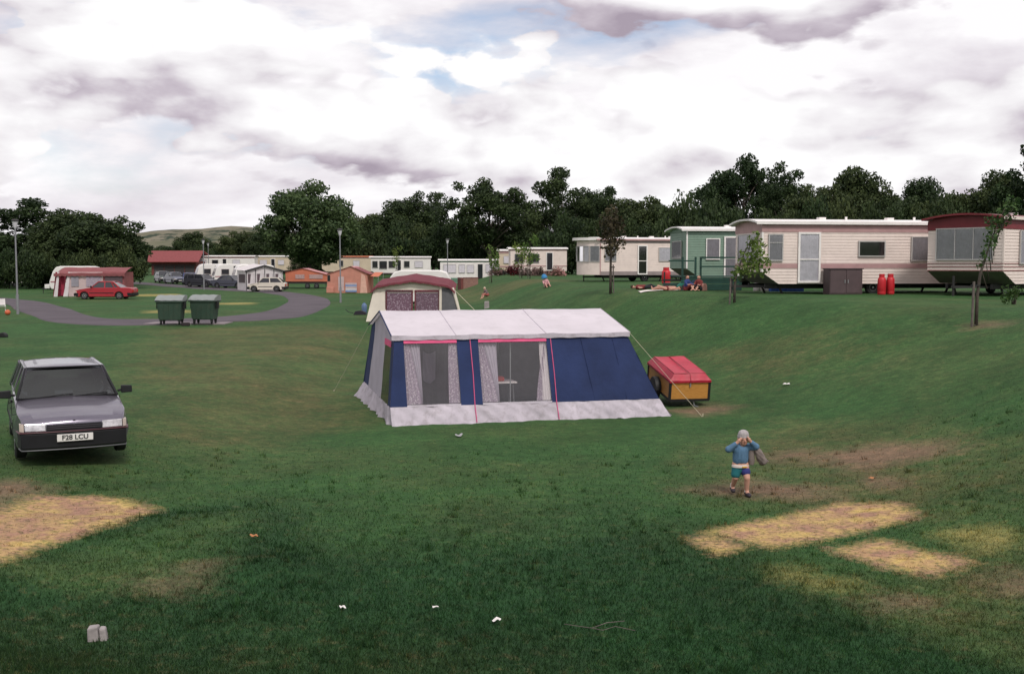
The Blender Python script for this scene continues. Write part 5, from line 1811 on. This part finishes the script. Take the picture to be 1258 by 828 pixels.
T = on(X(284, 115), 115)
car('dark navy saloon with pale bumpers next to the white awning', T, R(70), paint('dark_navy_paint', (.035, .038, .06)), 4.4, 1.66, 1.38, 'saloon')
T = on(X(233, 128), 128)
car('blue and red hatchback tucked between the tourer and the blue grey hatchback', T, R(20), paint('mid_blue_paint', (.07, .09, .25)), 3.8, 1.6, 1.4, 'hatch')

# ------------------------------------------------------------------ wheeled refuse bins
BIN = mat('green_bin_plastic', (.034, .064, .045), .55, var=.12, vs=2, dirt=.2)
BINLID = mat('grey_green_bin_lid', (.22, .24, .235), .5, var=.1, vs=3, dirt=.2)
BO = G(211, 400)
bn = thing('wheeled_refuse_bin', 'green four wheeled refuse bin with a loose block under its castor, beside the road', 'bin', BO, R(4), 'refuse bins')
w, d = .56, .46
MB().hexa([(-w * .86, -d * .8, .2), (w * .86, -d * .8, .2), (w * .86, d * .8, .2), (-w * .86, d * .8, .2)], [(-w, -d, 1.05), (w, -d, 1.05), (w, d, 1.05), (-w, d, 1.05)]).build('body', BIN, bn, bevel=.04, seg=3)
b = MB(); b.box(-w - .05, w + .05, -d - .05, d + .05, 1.03, 1.09); b.build('rim', BIN, bn, bevel=.02)
b = MB(); b.grid(lambda u, v: ((-w - .06) + (2 * w + .12) * u, -d - .07 + (2 * d + .12) * v, 1.09 + .26 * math.sin(math.pi * (.02 + .62 * v)) ** .8 + .01 * math.sin(u * 19)), 12, 10)
for x in (-w - .06, w + .06):
    pr = [(x, -d - .07 + (2 * d + .12) * k / 10, 1.09 + .26 * math.sin(math.pi * (.02 + .062 * k)) ** .8) for k in range(11)]
    b.add(pr + [(x, pr[-1][1], 1.08), (x, pr[0][1], 1.08)], [tuple(range(13))])
b.build('lid', BINLID, bn, smooth=45)
for s in (-1, 1):
    MB().box(s * w - .05 + s * .045, s * w + .05 + s * .045, -.12, .12, .72, 1.04).build('lifting_arm', BLACKM, bn)
    for y in (-d * .6, d * .6):
        o = MB(); o.lathe([(.02, -.03), (.095, -.03), (.1, 0), (.095, .03), (.02, .03)], 14, (s * w * .74, y, .1), 'x'); o.box(s * w * .74 - .05, s * w * .74 + .05, y - .06, y + .06, .14, .22); o.build('castor', RUBBER, bn, smooth=40)
for k in range(5):
    MB().hexa([(-.5 + k * .22, -d * .86, .26), (-.47 + k * .22, -d * .86, .26), (-.47 + k * .22, -d * .8, .26), (-.5 + k * .22, -d * .8, .26)], [(-.52 + k * .235, -d * 1.015, .98), (-.49 + k * .235, -d * 1.015, .98), (-.49 + k * .235, -d * .9, .98), (-.52 + k * .235, -d * .9, .98)]).build('rib', BIN, bn)
dup(bn, G(252, 399), R(-3), 'green four wheeled refuse bin standing level, next to the bin with the block')
o = MB(); o.box(-.18, .18, -.1, .1, 0, .16); o = o.build('rubble_block', mat('dark_block', (.03, .022, .025), .9), None, bevel=.03); o.location = G(228, 400.5); tag(o, 'dark block lying against the castor of a refuse bin', 'block')
o = MB(); o.box(-1.9, 1.9, -.75, .75, -.06, .055); o = o.build('concrete_pad', mat('bin_store_concrete', (.24, .20, .21), .9, var=.15, vs=2), None); o.location = G(232, 398); o['kind'] = 'structure'
for q in [x for x in SC.objects if x.name.startswith('wheeled_refuse_bin')]:
    q.location.z += .055

# ------------------------------------------------------------------ people
def capsules(name, segs, m, parent, voxel=.008, smooth=3):
    """one continuous skin over tapered limbs (p, q, r at p, r at q)"""
    b = MB()
    for p, q, r0, r1 in segs:
        p, q = Vector(p), Vector(q)
        b.ball(p, r0, n=12, k=8)
        if (q - p).length > 1e-4:
            b.ball(q, r1, n=12, k=8); b.tube([p, q], [r0, r1], 12)
    o = b.build(name, m, parent)
    r = o.modifiers.new('remesh', 'REMESH'); r.mode = 'VOXEL'; r.voxel_size = voxel; r.use_smooth_shade = True
    s = o.modifiers.new('smooth', 'SMOOTH'); s.factor = .5; s.iterations = smooth
    return o


SKIN = mat('skin', (.50, .27, .20), .6, var=.08, vs=20)
HAIR = mat('brown_hair', (.06, .035, .02), .8)
BP = G(909, 608)
boy = thing('person', 'child in blue shirt and pale cap running over the grass, coat over one arm', 'person', BP, R(4))
hipL, hipR = (-.058, .01, .46), (.058, .0, .46)
knL, anL, toL = (-.075, -.015, .265), (-.085, .10, .105), (-.09, .045, .055)
knR, anR, toR = (.075, -.10, .27), (.085, -.055, .06), (.09, -.16, .03)
neck, head = (.01, -.03, .745), (.025, -.055, .845)
shL, elL, haL = (-.11, -.01, .715), (-.205, -.085, .70), (-.075, -.125, .815)
shR, elR, haR = (.12, -.01, .715), (.205, -.085, .735), (.10, -.125, .83)
segs = [((0, 0, .47), (0, -.005, .56), .085, .08), ((0, -.005, .56), (0, -.015, .68), .085, .092), (shL, shR, .05, .05), ((0, -.015, .7), neck, .05, .037), (neck, (.02, -.045, .79), .036, .036),
        ((.025, -.05, .855), (.025, -.055, .85), .078, .078), ((.025, -.075, .80), (.025, -.07, .83), .052, .062),
        (hipL, knL, .066, .047), (knL, anL, .045, .03), (anL, toL, .03, .028), (hipR, knR, .066, .047), (knR, anR, .045, .03), (anR, toR, .032, .028),
        (shL, elL, .045, .036), (elL, haL, .034, .024), (shR, elR, .045, .036), (elR, haR, .034, .024)]
for s, h, dx in ((-1, haL, 1), (1, haR, -1)):      # hands: palm, four fingers and a thumb laid along the cheek
    h = Vector(h); tip = Vector((dx * .018, -.012, .045))
    segs.append((tuple(h), tuple(h + tip * .55), .021, .022))
    for k in range(4):
        o_ = Vector((dx * (.012 - .006 * k), -.010 + .011 * k - .008, 0)); ln = (.85, 1.0, .95, .75)[k]
        a = h + tip * .5 + o_; c = a + Vector((dx * .012, -.004, .026 * ln)); d = c + Vector((dx * .016, .002, .016 * ln))
        segs += [(tuple(a), tuple(c), .0078, .0072), (tuple(c), tuple(d), .0072, .0062)]
    a = h + Vector((dx * .012, -.016, .004)); c = a + Vector((dx * .02, -.012, .014)); segs.append((tuple(a), tuple(c), .009, .0075))
body_ = capsules('body', segs, SKIN, boy, .0065, 2)
f = MB()
for s in (-1, 1):
    f.ball((.025 + s * .028, -.126, .85), (.011, .008, .008))
f.build('eyes', mat('eye_dark', (.03, .02, .02), .3), boy, smooth=180)
f = MB(); f.ball((.025, -.138, .828), (.012, .014, .015)); f.build('nose', SKIN, boy, smooth=180)
f = MB(); f.ball((.025, -.118, .797), (.022, .01, .006)); f.build('mouth', mat('lips', (.32, .09, .08), .5), boy, smooth=180)
for s in (-1, 1):
    f = MB(); f.ball((.025 + s * .079, -.04, .84), (.009, .018, .026)); f.build('ear', SKIN, boy, smooth=180)
f = MB(); f.ball((.025, -.035, .862), (.079, .076, .072)); o = f.build('hair', HAIR, boy, smooth=180)
SHIRT = mat('faded_blue_denim', (.085, .17, .28), .85, var=.2, vs=14, bump=.4, bs=40)
capsules('shirt', [((0, 0, .545), (0, -.005, .58), .105, .105), ((-.03, 0, .53), (-.04, -.01, .68), .088, .08), ((.03, 0, .53), (.04, -.01, .68), .088, .08), ((0, -.005, .56), (0, -.012, .67), .105, .102), (shL, shR, .062, .062),
                   (shL, elL, .06, .052), (elL, tuple(Vector(elL) * .3 + Vector(haL) * .7), .05, .036), (shR, elR, .06, .052), (elR, tuple(Vector(elR) * .3 + Vector(haR) * .7), .05, .036), ((0, -.02, .71), (.005, -.025, .73), .062, .05)], SHIRT, boy, .009, 2)
f = MB(); f.lathe([(.10, .42), (.114, .423), (.113, .452), (.10, .465)], 24); o = f.build('vest_hem', mat('off_white_hem', (.55, .48, .44), .9), boy, smooth=60); o.scale = (1.13, .86, 1)
f = MB(); f.box(.0, .07, -.108, -.095, .425, .447); f.build('belt', mat('yellow_belt', (.6, .35, .05), .6), boy, bevel=.004)
mL = tuple(Vector(hipL) * .25 + Vector(knL) * .75); mR = tuple(Vector(hipR) * .45 + Vector(knR) * .55)
capsules('shorts', [((-.035, 0, .39), (.035, 0, .39), .08, .08), ((-.05, 0, .41), mL, .078, .07)], mat('teal_cotton', (.015, .13, .15), .9, var=.15, vs=12), boy, .009)
capsules('shorts_leg', [((.048, -.003, .385), mR, .082, .072)], mat('navy_cotton', (.03, .035, .16), .9, var=.15, vs=12), boy, .009)
for an, to in ((anL, toL), (anR, toR)):
    an, to = Vector(an), Vector(to)
    so = capsules('sock', [(tuple(an + Vector((0, 0, .035))), tuple(an), .034, .036)], mat('white_cotton', (.72, .66, .62), .9), boy, .008)
    capsules('shoe', [(tuple(an + Vector((0, .015, -.02))), tuple(an), .036, .034), (tuple(an + Vector((0, .01, -.022))), tuple(to), .036, .034), (tuple(to), tuple(to + Vector((0, -.02, -.002))), .034, .028)], mat('dark_trainer', (.03, .022, .03), .6), boy, .008)
f = MB(); f.lathe([(.080, 0), (.082, .02), (.079, .055), (.066, .088), (.038, .108), (.002, .116)], 20); o = f.build('cap', mat('pale_grey_knit', (.36, .33, .335), .95, var=.2, vs=40, bump=.5, bs=60), boy, smooth=180)
o.location = (.025, -.04, .868); o.rotation_euler = (R(8), 0, 0)
f = MB(); f.lathe([(.081, 0), (.086, .0), (.087, .026), (.081, .03)], 20); k = f.build('turn_up', mat('pale_grey_knit', (.50, .46, .46), .95), o, smooth=40)
# coat hanging from the raised arm
b = MB()
def coat(u, v):
    w = .055 + .06 * v * (1 - .5 * v)
    p = Vector((.19, -.05, .73)) * (1 - v) + Vector((.36, -.02, .47)) * v
    a = 2 * math.pi * u
    fold = 1 + .28 * math.sin(3 * a + v * 7) + .12 * math.sin(7 * a - v * 11)
    return tuple(p + Vector((math.cos(a) * w * .62 * fold, math.sin(a) * .045 * fold, math.cos(a) * w * .35)))
b.grid(coat, 24, 12); b.add([coat(k / 24, 1) for k in range(24)], [tuple(range(24))])
COAT = mat('grey_brown_coat', (.20, .165, .155), .9, var=.2, vs=10, bump=.4, bs=20)
co_ = b.build('coat', COAT, None, smooth=180); co_.location = BP; co_.rotation_euler = (0, 0, R(4))
b = MB(); b.tube([(.17, -.03, .74), (.15, -.02, .62), (.165, .0, .5), (.16, -.01, .45)], [.05, .055, .05, .035], 12)
k = b.build('sleeve', COAT, co_, smooth=60)
tag(co_, 'grey brown coat hanging over the running child\'s raised arm', 'coat')


def small_person(label, loc, rot, segs_skin, clothes, vox=.016):
    loc = on(loc[0], loc[1])
    p = thing('person', label, 'person', loc, rot, scale=(.8, .8, .8))
    e = .4                                        # lean with the slope of the ground
    n = Vector((float(land(loc.x - e, loc.y) - land(loc.x + e, loc.y)) / (2 * e), float(land(loc.x, loc.y - e) - land(loc.x, loc.y + e)) / (2 * e), 1))
    p.rotation_euler = (Vector((0, 0, 1)).rotation_difference(n).to_matrix() @ Matrix.Rotation(rot, 3, 'Z')).to_euler()
    capsules('body', segs_skin, SKIN, p, vox)
    for nm, sg, m in clothes:
        capsules(nm, sg, m, p, vox)
    return p


def lying(L=1.6, z=.12):
    """body stretched along +x from the head"""
    return [((0, 0, z + .02), (.02, 0, z + .02), .1, .1), ((.12, 0, z), (.25, 0, z), .055, .06), ((.3, -.1, z), (.3, .1, z), .1, .1), ((.3, 0, z), (.75, 0, z), .13, .13),
            ((.75, -.09, z), (1.15, -.1, z), .085, .06), ((1.15, -.1, z), (1.52, -.1, z - .03), .055, .04), ((1.52, -.1, z), (1.55, -.1, z + .12), .035, .03),
            ((.75, .09, z), (1.12, .1, z + .12), .085, .06), ((1.12, .1, z + .12), (1.5, .1, z - .04), .055, .04), ((1.5, .1, z), (1.54, .1, z + .1), .035, .03),
            ((.3, -.18, z), (.5, -.3, z - .03), .05, .04), ((.5, -.3, z - .03), (.3, -.42, z - .05), .038, .03), ((.3, .18, z), (.5, .3, z - .03), .05, .04), ((.5, .3, z - .03), (.62, .22, z + .1), .038, .03)]


RED_T = mat('dark_red_jersey', (.17, .03, .03), .9); BLK_T = mat('black_trousers', (.02, .02, .024), .9); BLU_T = mat('royal_blue_top', (.03, .05, .17), .9)
S = lying()
P1 = on(X(777, 49.5), 49.5)
small_person('person in a red top and black trousers lying on the grass', P1, R(6), S, [('top', [((.3, -.1, .12), (.3, .1, .12), .115, .115), ((.3, 0, .12), (.72, 0, .12), .15, .145)], RED_T), ('trousers', [((.72, 0, .12), (.78, 0, .12), .14, .13), (S[4][0], S[4][1], .1, .075), (S[5][0], S[5][1], .07, .055), (S[7][0], S[7][1], .1, .075), (S[8][0], S[8][1], .07, .055)], BLK_T), ('hair', [((-.03, 0, .16), (-.02, 0, .16), .1, .1)], HAIR)])
P2 = on(X(835, 46.6), 46.6)
small_person('pale legged sunbather stretched on a towel below the deck', P2, R(172), S, [('swimwear', [((.66, 0, .12), (.8, 0, .12), .145, .135)], RED_T), ('hair', [((-.03, 0, .16), (-.02, 0, .16), .1, .1)], HAIR)])
b = MB(); b.grid(lambda u, v: (P2.x - 1.75 + 2.1 * u, P2.y - .2 + .9 * v, float(land(P2.x - 1.75 + 2.1 * u, P2.y - .2 + .9 * v)) + .03 + .008 * math.sin(u * 17 + v * 5)), 20, 8); o = b.build('towel', mat('white_towel', (.7, .64, .6), .95), None, smooth=180)
tag(o, 'white towel spread on the grass under the sunbather', 'towel')


def sitting(z=.1):
    return [((0, 0, .72), (0, -.01, .73), .1, .1), ((0, 0, .6), (0, 0, .64), .05, .05), ((-.13, 0, .52), (.13, 0, .52), .07, .07), ((0, 0, .5), (0, .05, z + .05), .13, .14),
            ((-.08, 0, z), (-.12, -.36, .3), .085, .06), ((-.12, -.36, .3), (-.12, -.6, .05), .055, .04), ((.08, 0, z), (.14, -.38, .26), .085, .06), ((.14, -.38, .26), (.14, -.62, .05), .055, .04),
            ((-.17, 0, .5), (-.2, -.16, .32), .05, .04), ((-.2, -.16, .32), (-.1, -.34, .36), .038, .03), ((.17, 0, .5), (.2, -.16, .32), .05, .04), ((.2, -.16, .32), (.1, -.34, .34), .038, .03),
            ((-.12, -.6, .05), (-.12, -.72, .04), .04, .035), ((.14, -.62, .05), (.14, -.74, .04), .04, .035)]


S = sitting()
top_ = [((-.13, 0, .52), (.13, 0, .52), .085, .085), ((0, 0, .5), (0, .05, .18), .15, .155), (S[8][0], S[8][1], .062, .052), (S[10][0], S[10][1], .062, .052)]
leg_ = [((-.06, .03, .12), (.06, .03, .12), .15, .15), (S[4][0], S[4][1], .1, .075), (S[6][0], S[6][1], .1, .075)]
small_person('person in royal blue top sitting among the bags below the deck', on(X(844, 46.6), 46.6), R(40), S, [('top', top_, BLU_T), ('shorts', leg_, RED_T), ('hair', [((0, .03, .75), (0, .03, .76), .1, .1)], HAIR)])
small_person('person in dark red clothes sitting on the grass beside the deck', on(X(858, 46.5), 46.5), R(-35), S, [('top', top_, RED_T), ('trousers', leg_, BLK_T), ('hair', [((0, .03, .75), (0, .03, .76), .1, .1)], HAIR)])
small_person('fair haired child sitting on the slope near the brick wall', G(599, 364), R(-55), S, [('top', top_, mat('grey_jersey', (.16, .12, .12), .9)), ('trousers', leg_, mat('rust_trousers', (.30, .08, .07), .9)), ('hair', [((0, .03, .76), (0, .02, .77), .1, .1)], mat('fair_hair', (.55, .45, .36), .8))])
hatc = small_person('small child in pink with a big blue sun hat on the lawn', G(672, 353), R(10), S, [('top', top_, mat('pale_pink_cotton', (.55, .30, .32), .9)), ('trousers', leg_, mat('pale_pink_cotton', (.55, .30, .32), .9))])
MB().lathe([(.23, 0), (.24, .02), (.21, .12), (.14, .26), (.05, .31), (.002, .31)], 16, (0, 0, .7)).build('sun_hat', mat('blue_hat', (.04, .20, .42), .8), hatc, smooth=50)

# ------------------------------------------------------------------ odds and ends round the caravans
GAS = mat('red_gas_paint', (.52, .02, .03), .45, var=.12, vs=6, dirt=.15)
gb = thing('gas_bottle', 'red gas bottle with a clear collar hole next to the brown storage cupboard', 'gas bottle', G(1083, 362), 0, 'red gas bottles')
MB().lathe([(.14, 0), (.155, .02), (.155, .1), (.15, .12), (.16, .14), (.16, .52), (.15, .6), (.12, .66), (.06, .69), (.04, .69)], 18).build('cylinder', GAS, gb, smooth=50)
b = MB()
for k in range(10):
    t0, t1 = 2 * math.pi * (k + .5) / 12, 2 * math.pi * (k + 1.5) / 12
    b.hexa([(.11 * math.cos(t0), .11 * math.sin(t0), .66), (.11 * math.cos(t1), .11 * math.sin(t1), .66), (.10 * math.cos(t1), .10 * math.sin(t1), .66), (.10 * math.cos(t0), .10 * math.sin(t0), .66)], [(.11 * math.cos(t0), .11 * math.sin(t0), .8), (.11 * math.cos(t1), .11 * math.sin(t1), .8), (.10 * math.cos(t1), .10 * math.sin(t1), .8), (.10 * math.cos(t0), .10 * math.sin(t0), .8)])
b.build('collar', GAS, gb)
MB().lathe([(.02, .68), (.02, .76), (.035, .76), (.035, .79), (.01, .8)], 10).build('valve', GALV, gb)
dup(gb, G(1093.5, 361.8), R(50), 'slightly darker red gas bottle on the chassis side of the cupboard\'s bottle pair')
o = dup(gb, G(820, 349) + Vector((0, .6, 0)), R(80), 'red gas bottle standing under the end of the bay fronted caravan', (1.7, 1.7, 1.25))
# storage cupboard
CUP = mat('brown_cupboard_steel', (.085, .058, .062), .6, var=.12, vs=3)
cu = thing('storage_cupboard', 'brown two door storage cupboard against the pink banded caravan', 'cupboard', G(1019, 362), R(8))
MB().box(0, 1.36, 0, .6, .0, 1.0).build('carcass', CUP, cu, bevel=.01)
for x in (.02, .69):
    d_ = MB(); d_.box(x, x + .65, -.022, -.002, .05, .96); q = d_.build('door', CUP, cu, bevel=.006)
    MB().box((.6 if x < .5 else .73), (.63 if x < .5 else .76), -.05, -.02, .45, .58).build('handle', GALV, q)
MB().box(-.03, 1.39, -.05, .63, 1.0, 1.03).build('lid', CUP, cu)
# stored things under the pink banded caravan
BLUEP = mat('blue_plastic', (.03, .08, .30), .5)
for k in range(4):
    o = MB(); o.box(0, .42, 0, .3, 0, .3); o.box(.03, .39, .03, .27, .3, .301)
    o = o.build('plastic_crate', BLUEP, None, bevel=.02); o.location = G(951 + k * 10, 358.6) + Vector((0, .5, -.02)); o.rotation_euler = (0, 0, R(8 + k * 3))
    tag(o, 'blue plastic crate stored under the pink banded caravan', 'crate', 'blue crates under the caravan')
for k, px in enumerate((931, 939, 945)):
    o = MB(); o.lathe([(.12, 0), (.14, .03), (.14, .28), (.1, .36), (.045, .39), (.045, .44), (.02, .44)], 14)
    o = o.build('water_carrier', mat('white_plastic', (.66, .62, .62), .5), None, smooth=45); o.location = G(px, 358) + Vector((0, .3, 0))
    tag(o, 'white plastic water carrier under the nose of the pink banded caravan', 'water carrier', 'white water carriers')
# bags by the sunbathers
for k, (px, py, c, lab) in enumerate(((832, 351, (.02, .16, .12), 'green holdall on the grass below the deck'), (840, 350, (.10, .03, .04), 'dark red holdall on the grass below the deck'), (850, 353, (.03, .05, .2), 'blue holdall on the grass below the deck'), (863, 357, (.40, .2, .16), 'tan holdall beside the deck\'s corner'))):
    o = MB(); o.prism([(0, 0), (.6, 0), (.58, .22), (.45, .32), (.15, .32), (.02, .22)], 'y', 0, .3); o.tube([(.15, .15, .3), (.2, .15, .42), (.4, .15, .42), (.45, .15, .3)], .015, 6)
    o = o.build('holdall', mat('holdall_%d' % k, c, .8), None, bevel=.03); o.location = on(X(px, 47.0 - .15 * k), 47.0 - .15 * k); o.rotation_euler = (0, 0, R(20 * k)); tag(o, lab, 'bag')
# shrubs
def shrub(label, loc, h, w, material, seed, leaf=.1, name='shrub'):
    g = np.random.default_rng(seed)
    cl = [(np.array([g.normal() * w * .28, g.normal() * w * .2, h * (.15 + .75 * g.random())]), w * .24) for _ in range(12)]
    root = thing(name, label, 'shrub', loc)
    o = bpy.data.objects.new('foliage', leaves_mesh('foliage', cl, 160 / max(.05, (w * .24) ** 2) * .5, leaf, material, 1.0, seed)); COL.objects.link(o); o.parent = root
    b = MB()
    for c, r in cl[::2]:
        b.tube([(c[0] * .15, c[1] * .15, -.05), tuple(c)], [.02, .006], 5)
    b.build('stems', BARK, root)
    return root
shrub('low rounded green bush at the foot of the maroon fronted caravan', G(1246, 374), .5, .6, leaf_material('box_leaves', (.03, .06, .015), (.07, .13, .03)), 31, .06)
shrub('dark red leaved shrub before the yellowish cream caravan', on(X(630, 112), 112), 1.1, 1.6, leaf_material('red_shrub_leaves', (.05, .008, .012), (.13, .02, .03)), 32, .16)
FL = leaf_material('flowering_leaves', (.05, .05, .03), (.40, .24, .26))
for k, (px, y, lab) in enumerate(((612, 118, 'pink flowering shrub under the yellowish cream caravan'), (645, 110, 'pink flowering shrub next to the dark red shrub'), (660, 108, 'pink flowering shrub before the short cream caravan'), (684, 108, 'pink flowering shrub at the door of the short cream caravan'))):
    shrub(lab, on(X(px, y), y), .7, 1.3, FL, 40 + k, .14)
# concrete markers
CONC = mat('old_concrete', (.30, .27, .265), .9, var=.25, vs=5, bump=.6, bs=12)
p = G(121, 786)
mk = thing('marker_stone', 'split grey concrete marker stub in the foreground grass', 'marker', p, R(12), scale=(.85, .85, .9))
MB().hexa([(-.10, -.07, -.1), (.02, -.08, -.1), (.03, .07, -.1), (-.09, .07, -.1)], [(-.105, -.06, .135), (.0, -.06, .15), (.01, .06, .145), (-.1, .06, .14)]).build('block', CONC, mk, bevel=.015)
MB().hexa([(.03, -.06, -.1), (.115, -.06, -.1), (.11, .06, -.1), (.035, .06, -.1)], [(.01, -.05, .125), (.075, -.05, .12), (.075, .05, .125), (.015, .05, .13)]).build('broken_piece', CONC, mk, bevel=.015)
p = G(598, 379)
o = MB(); o.hexa([(-.16, -.12, -.2), (.16, -.12, -.2), (.16, .12, -.2), (-.16, .12, -.2)], [(-.14, -.1, .42), (.14, -.1, .44), (.14, .1, .44), (-.14, .1, .42)]); o = o.build('marker_post', CONC, None, bevel=.03); o.location = p
tag(o, 'stubby pale concrete post on the slope behind the blue tent', 'post')
# litter
LITTER = mat('white_litter', (.72, .68, .66), .7)
for k, (px, py, s, c, lab) in enumerate(((966, 474, .09, LITTER, 'white paper scrap on the slope right of the trailer'), (610, 766, .045, LITTER, 'white paper scrap in the dark foreground turf, the biggest of three'), (421, 750, .035, LITTER, 'small white paper scrap in the dark turf near the raised pitch'), (535, 750, .03, LITTER, 'tiny white paper scrap in the dark foreground turf'), (564, 537, .09, mat('grey_litter', (.34, .33, .35), .7), 'grey flattened wrapper on the grass before the blue tent'), (312, 662, .05, mat('orange_litter', (.4, .17, .07), .8), 'small orange brown scrap on the raised pitch'), (1071, 590, .05, mat('orange_litter', (.4, .17, .07), .8), 'small orange brown scrap on the slope beside bare earth'))):
    b = MB(); b.grid(lambda u, v: ((u - .5) * s * 2, (v - .5) * s * 1.2, .03 + .35 * s * math.sin(u * 5 + k) * math.sin(v * 4 + k * 2)), 5, 4)
    o = b.build('paper_scrap', c, None); o.location = G(px, py) + Vector((0, 0, .012)); o.rotation_euler = (0, 0, k * 1.1); tag(o, lab, 'litter')
b = MB(); q = G(740, 776); b.tube([(-.35, .12, .03), (-.1, -.02, .04), (.0, -.05, .03), (.12, .0, .05), (.3, -.06, .03)], .0035, 5); b.tube([(-.1, -.02, .04), (.05, .1, .05), (.22, .12, .06)], .004, 5)
o = b.build('twig', STAKE, None); o.location = q; tag(o, 'thin forked dry twig lying in the foreground turf', 'twig')
o = MB(); o.prism([(0, 0), (.7, 0), (.66, .14), (.4, .24), (.1, .2)], 'y', 0, .35); o.tube([(.0, .1, .1), (-.3, .15, .16), (-.45, .2, .3)], .02, 6); o = o.build('kit_bag', mat('dark_kit_bag', (.025, .02, .03), .8), None, bevel=.04); o.location = G(434, 387); tag(o, 'dark kit bag dropped on the grass by the side of the cream awning', 'bag')
b = MB(); b.lathe([(.13, 0), (.15, .03), (.15, .46), (.1, .55), (.05, .58), (.05, .62), (.01, .62)], 14); o = b.build('water_carrier', mat('steel_blue_plastic', (.10, .16, .28), .5), None, smooth=45); o.location = G(445, 386) + Vector((.05, .5, 0)); tag(o, 'steel blue water carrier standing at the corner of the cream awning', 'water carrier')
# folding chair and ball by the road at the left edge
ch = thing('folding_chair', 'white framed folding chair on the grass near the lamp column', 'chair', G(1, 386), R(30))
for x in (-.24, .24):
    b = MB(); b.tube([(x, -.25, 0), (x, .15, .45), (x, .28, .85)], .016, 6); b.tube([(x, .25, 0), (x, -.2, .45)], .016, 6); b.build('side_frame', WHITE, ch)
b = MB(); b.grid(lambda u, v: (-.23 + .46 * u, -.2 + .38 * v, .44 - .03 * math.sin(math.pi * v)), 4, 6); b.build('seat', WHITECLOTH, ch)
b = MB(); b.grid(lambda u, v: (-.23 + .46 * u, .17 + .1 * v, .5 + .34 * v), 4, 4); b.build('backrest', WHITECLOTH, ch)
b = MB(); b.ball((0, 0, .14), .15, n=16, k=10); o = b.build('play_ball', mat('orange_ball', (.55, .12, .05), .5), None, smooth=180); o.location = G(9.5, 387); tag(o, 'orange ball on the grass beside the folding chair', 'ball')
b = MB(); b.prism([(0, 0), (.5, 0), (.46, .2), (.3, .3), (.08, .26)], 'y', 0, .3); o = b.build('holdall', BLACKM, None, bevel=.05); o.location = G(-3, 415); o.scale = (.7, .7, .7); tag(o, 'black bag lying on the open grass nearer than the folding chair', 'bag')

# ------------------------------------------------------------------ mown turf, near enough to show its blades
def turf_blades(n=380000):
    g = np.random.default_rng(3)
    u = g.random(n)
    d = 1 / (1 / 6.0 - u * (1 / 6.0 - 1 / 22.0))
    x = (g.random(n) * 2 - 1) * (.5 * d + 2.6)
    keep = g.random(n) < np.clip((21 - d) / 11, 0, 1)       # thins out with distance
    for poly in NO_GRASS:
        keep &= sdist(np.array(poly), x, d) < 0
    f = fields(x, d)
    keep &= ~((f['straw'] > -.05) & (g.random(n) < .62))
    keep &= ~((f['bare'] > -.1) & (g.random(n) < .55))
    x, d = x[keep], d[keep]
    # coarser tufts the mower missed
    m = 2600
    cd = 1 / (1 / 6.2 - g.random(m) * (1 / 6.2 - 1 / 19.0)); cx = (g.random(m) * 2 - 1) * (.5 * cd + 2)
    ok = np.sin(cx * 1.9 + 1) * np.sin(cd * 1.3) + .5 * np.sin(cx * 4.3 - cd * 3.1) > .05
    cx, cd = cx[ok], cd[ok]; m = len(cx)
    tx = np.repeat(cx, 14) + g.normal(size=m * 14) * .03; td = np.repeat(cd, 14) + g.normal(size=m * 14) * .03
    tuft = np.concatenate([np.zeros(len(x), bool), np.ones(len(tx), bool)])
    x = np.concatenate([x, tx]); d = np.concatenate([d, td])
    f = fields(x, d)
    ok = np.ones(len(x), bool)
    for poly in NO_GRASS:
        ok &= sdist(np.array(poly), x, d) < 0
    x, d, tuft = x[ok], d[ok], tuft[ok]
    f = {k: v[ok] for k, v in f.items()}
    n = len(x)
    z = land(x, d)
    h = (.018 + .03 * g.random(n) ** 1.5) * (1 + .35 * (f['lush_shade'] > 0)) * 1.0
    h[f['straw'] > 0] *= .5
    h[tuft] *= 1.9
    w = .0032 * np.clip(d / 8, .8, 1.8) * (.7 + .6 * g.random(n))
    t = g.random(n) * 2 * np.pi
    lx, ly = h * g.normal(size=n) * .5, h * g.normal(size=n) * .5
    V = np.empty((n, 3, 3))
    V[:, 0] = np.stack([x - w * np.cos(t), d - w * np.sin(t), z - .004], 1)
    V[:, 1] = np.stack([x + w * np.cos(t), d + w * np.sin(t), z - .004], 1)
    V[:, 2] = np.stack([x + lx, d + ly, z + h], 1)
    me = bpy.data.meshes.new('grass')
    me.vertices.add(n * 3); me.loops.add(n * 3); me.polygons.add(n)
    me.vertices.foreach_set('co', V.ravel())
    me.loops.foreach_set('vertex_index', np.arange(n * 3, dtype=np.int32))
    me.polygons.foreach_set('loop_start', np.arange(0, n * 3, 3, dtype=np.int32))
    me.update(calc_edges=True)
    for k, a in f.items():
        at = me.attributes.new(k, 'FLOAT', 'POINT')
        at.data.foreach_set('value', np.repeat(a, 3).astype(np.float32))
    at = me.attributes.new('tone', 'FLOAT', 'FACE')
    at.data.foreach_set('value', g.random(n).astype(np.float32))
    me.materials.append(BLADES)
    o = bpy.data.objects.new('grass', me)
    COL.objects.link(o)
    o['kind'] = 'stuff'
    o['label'] = 'short mown grass of the camping field'
    o['category'] = 'grass'


turf_blades()
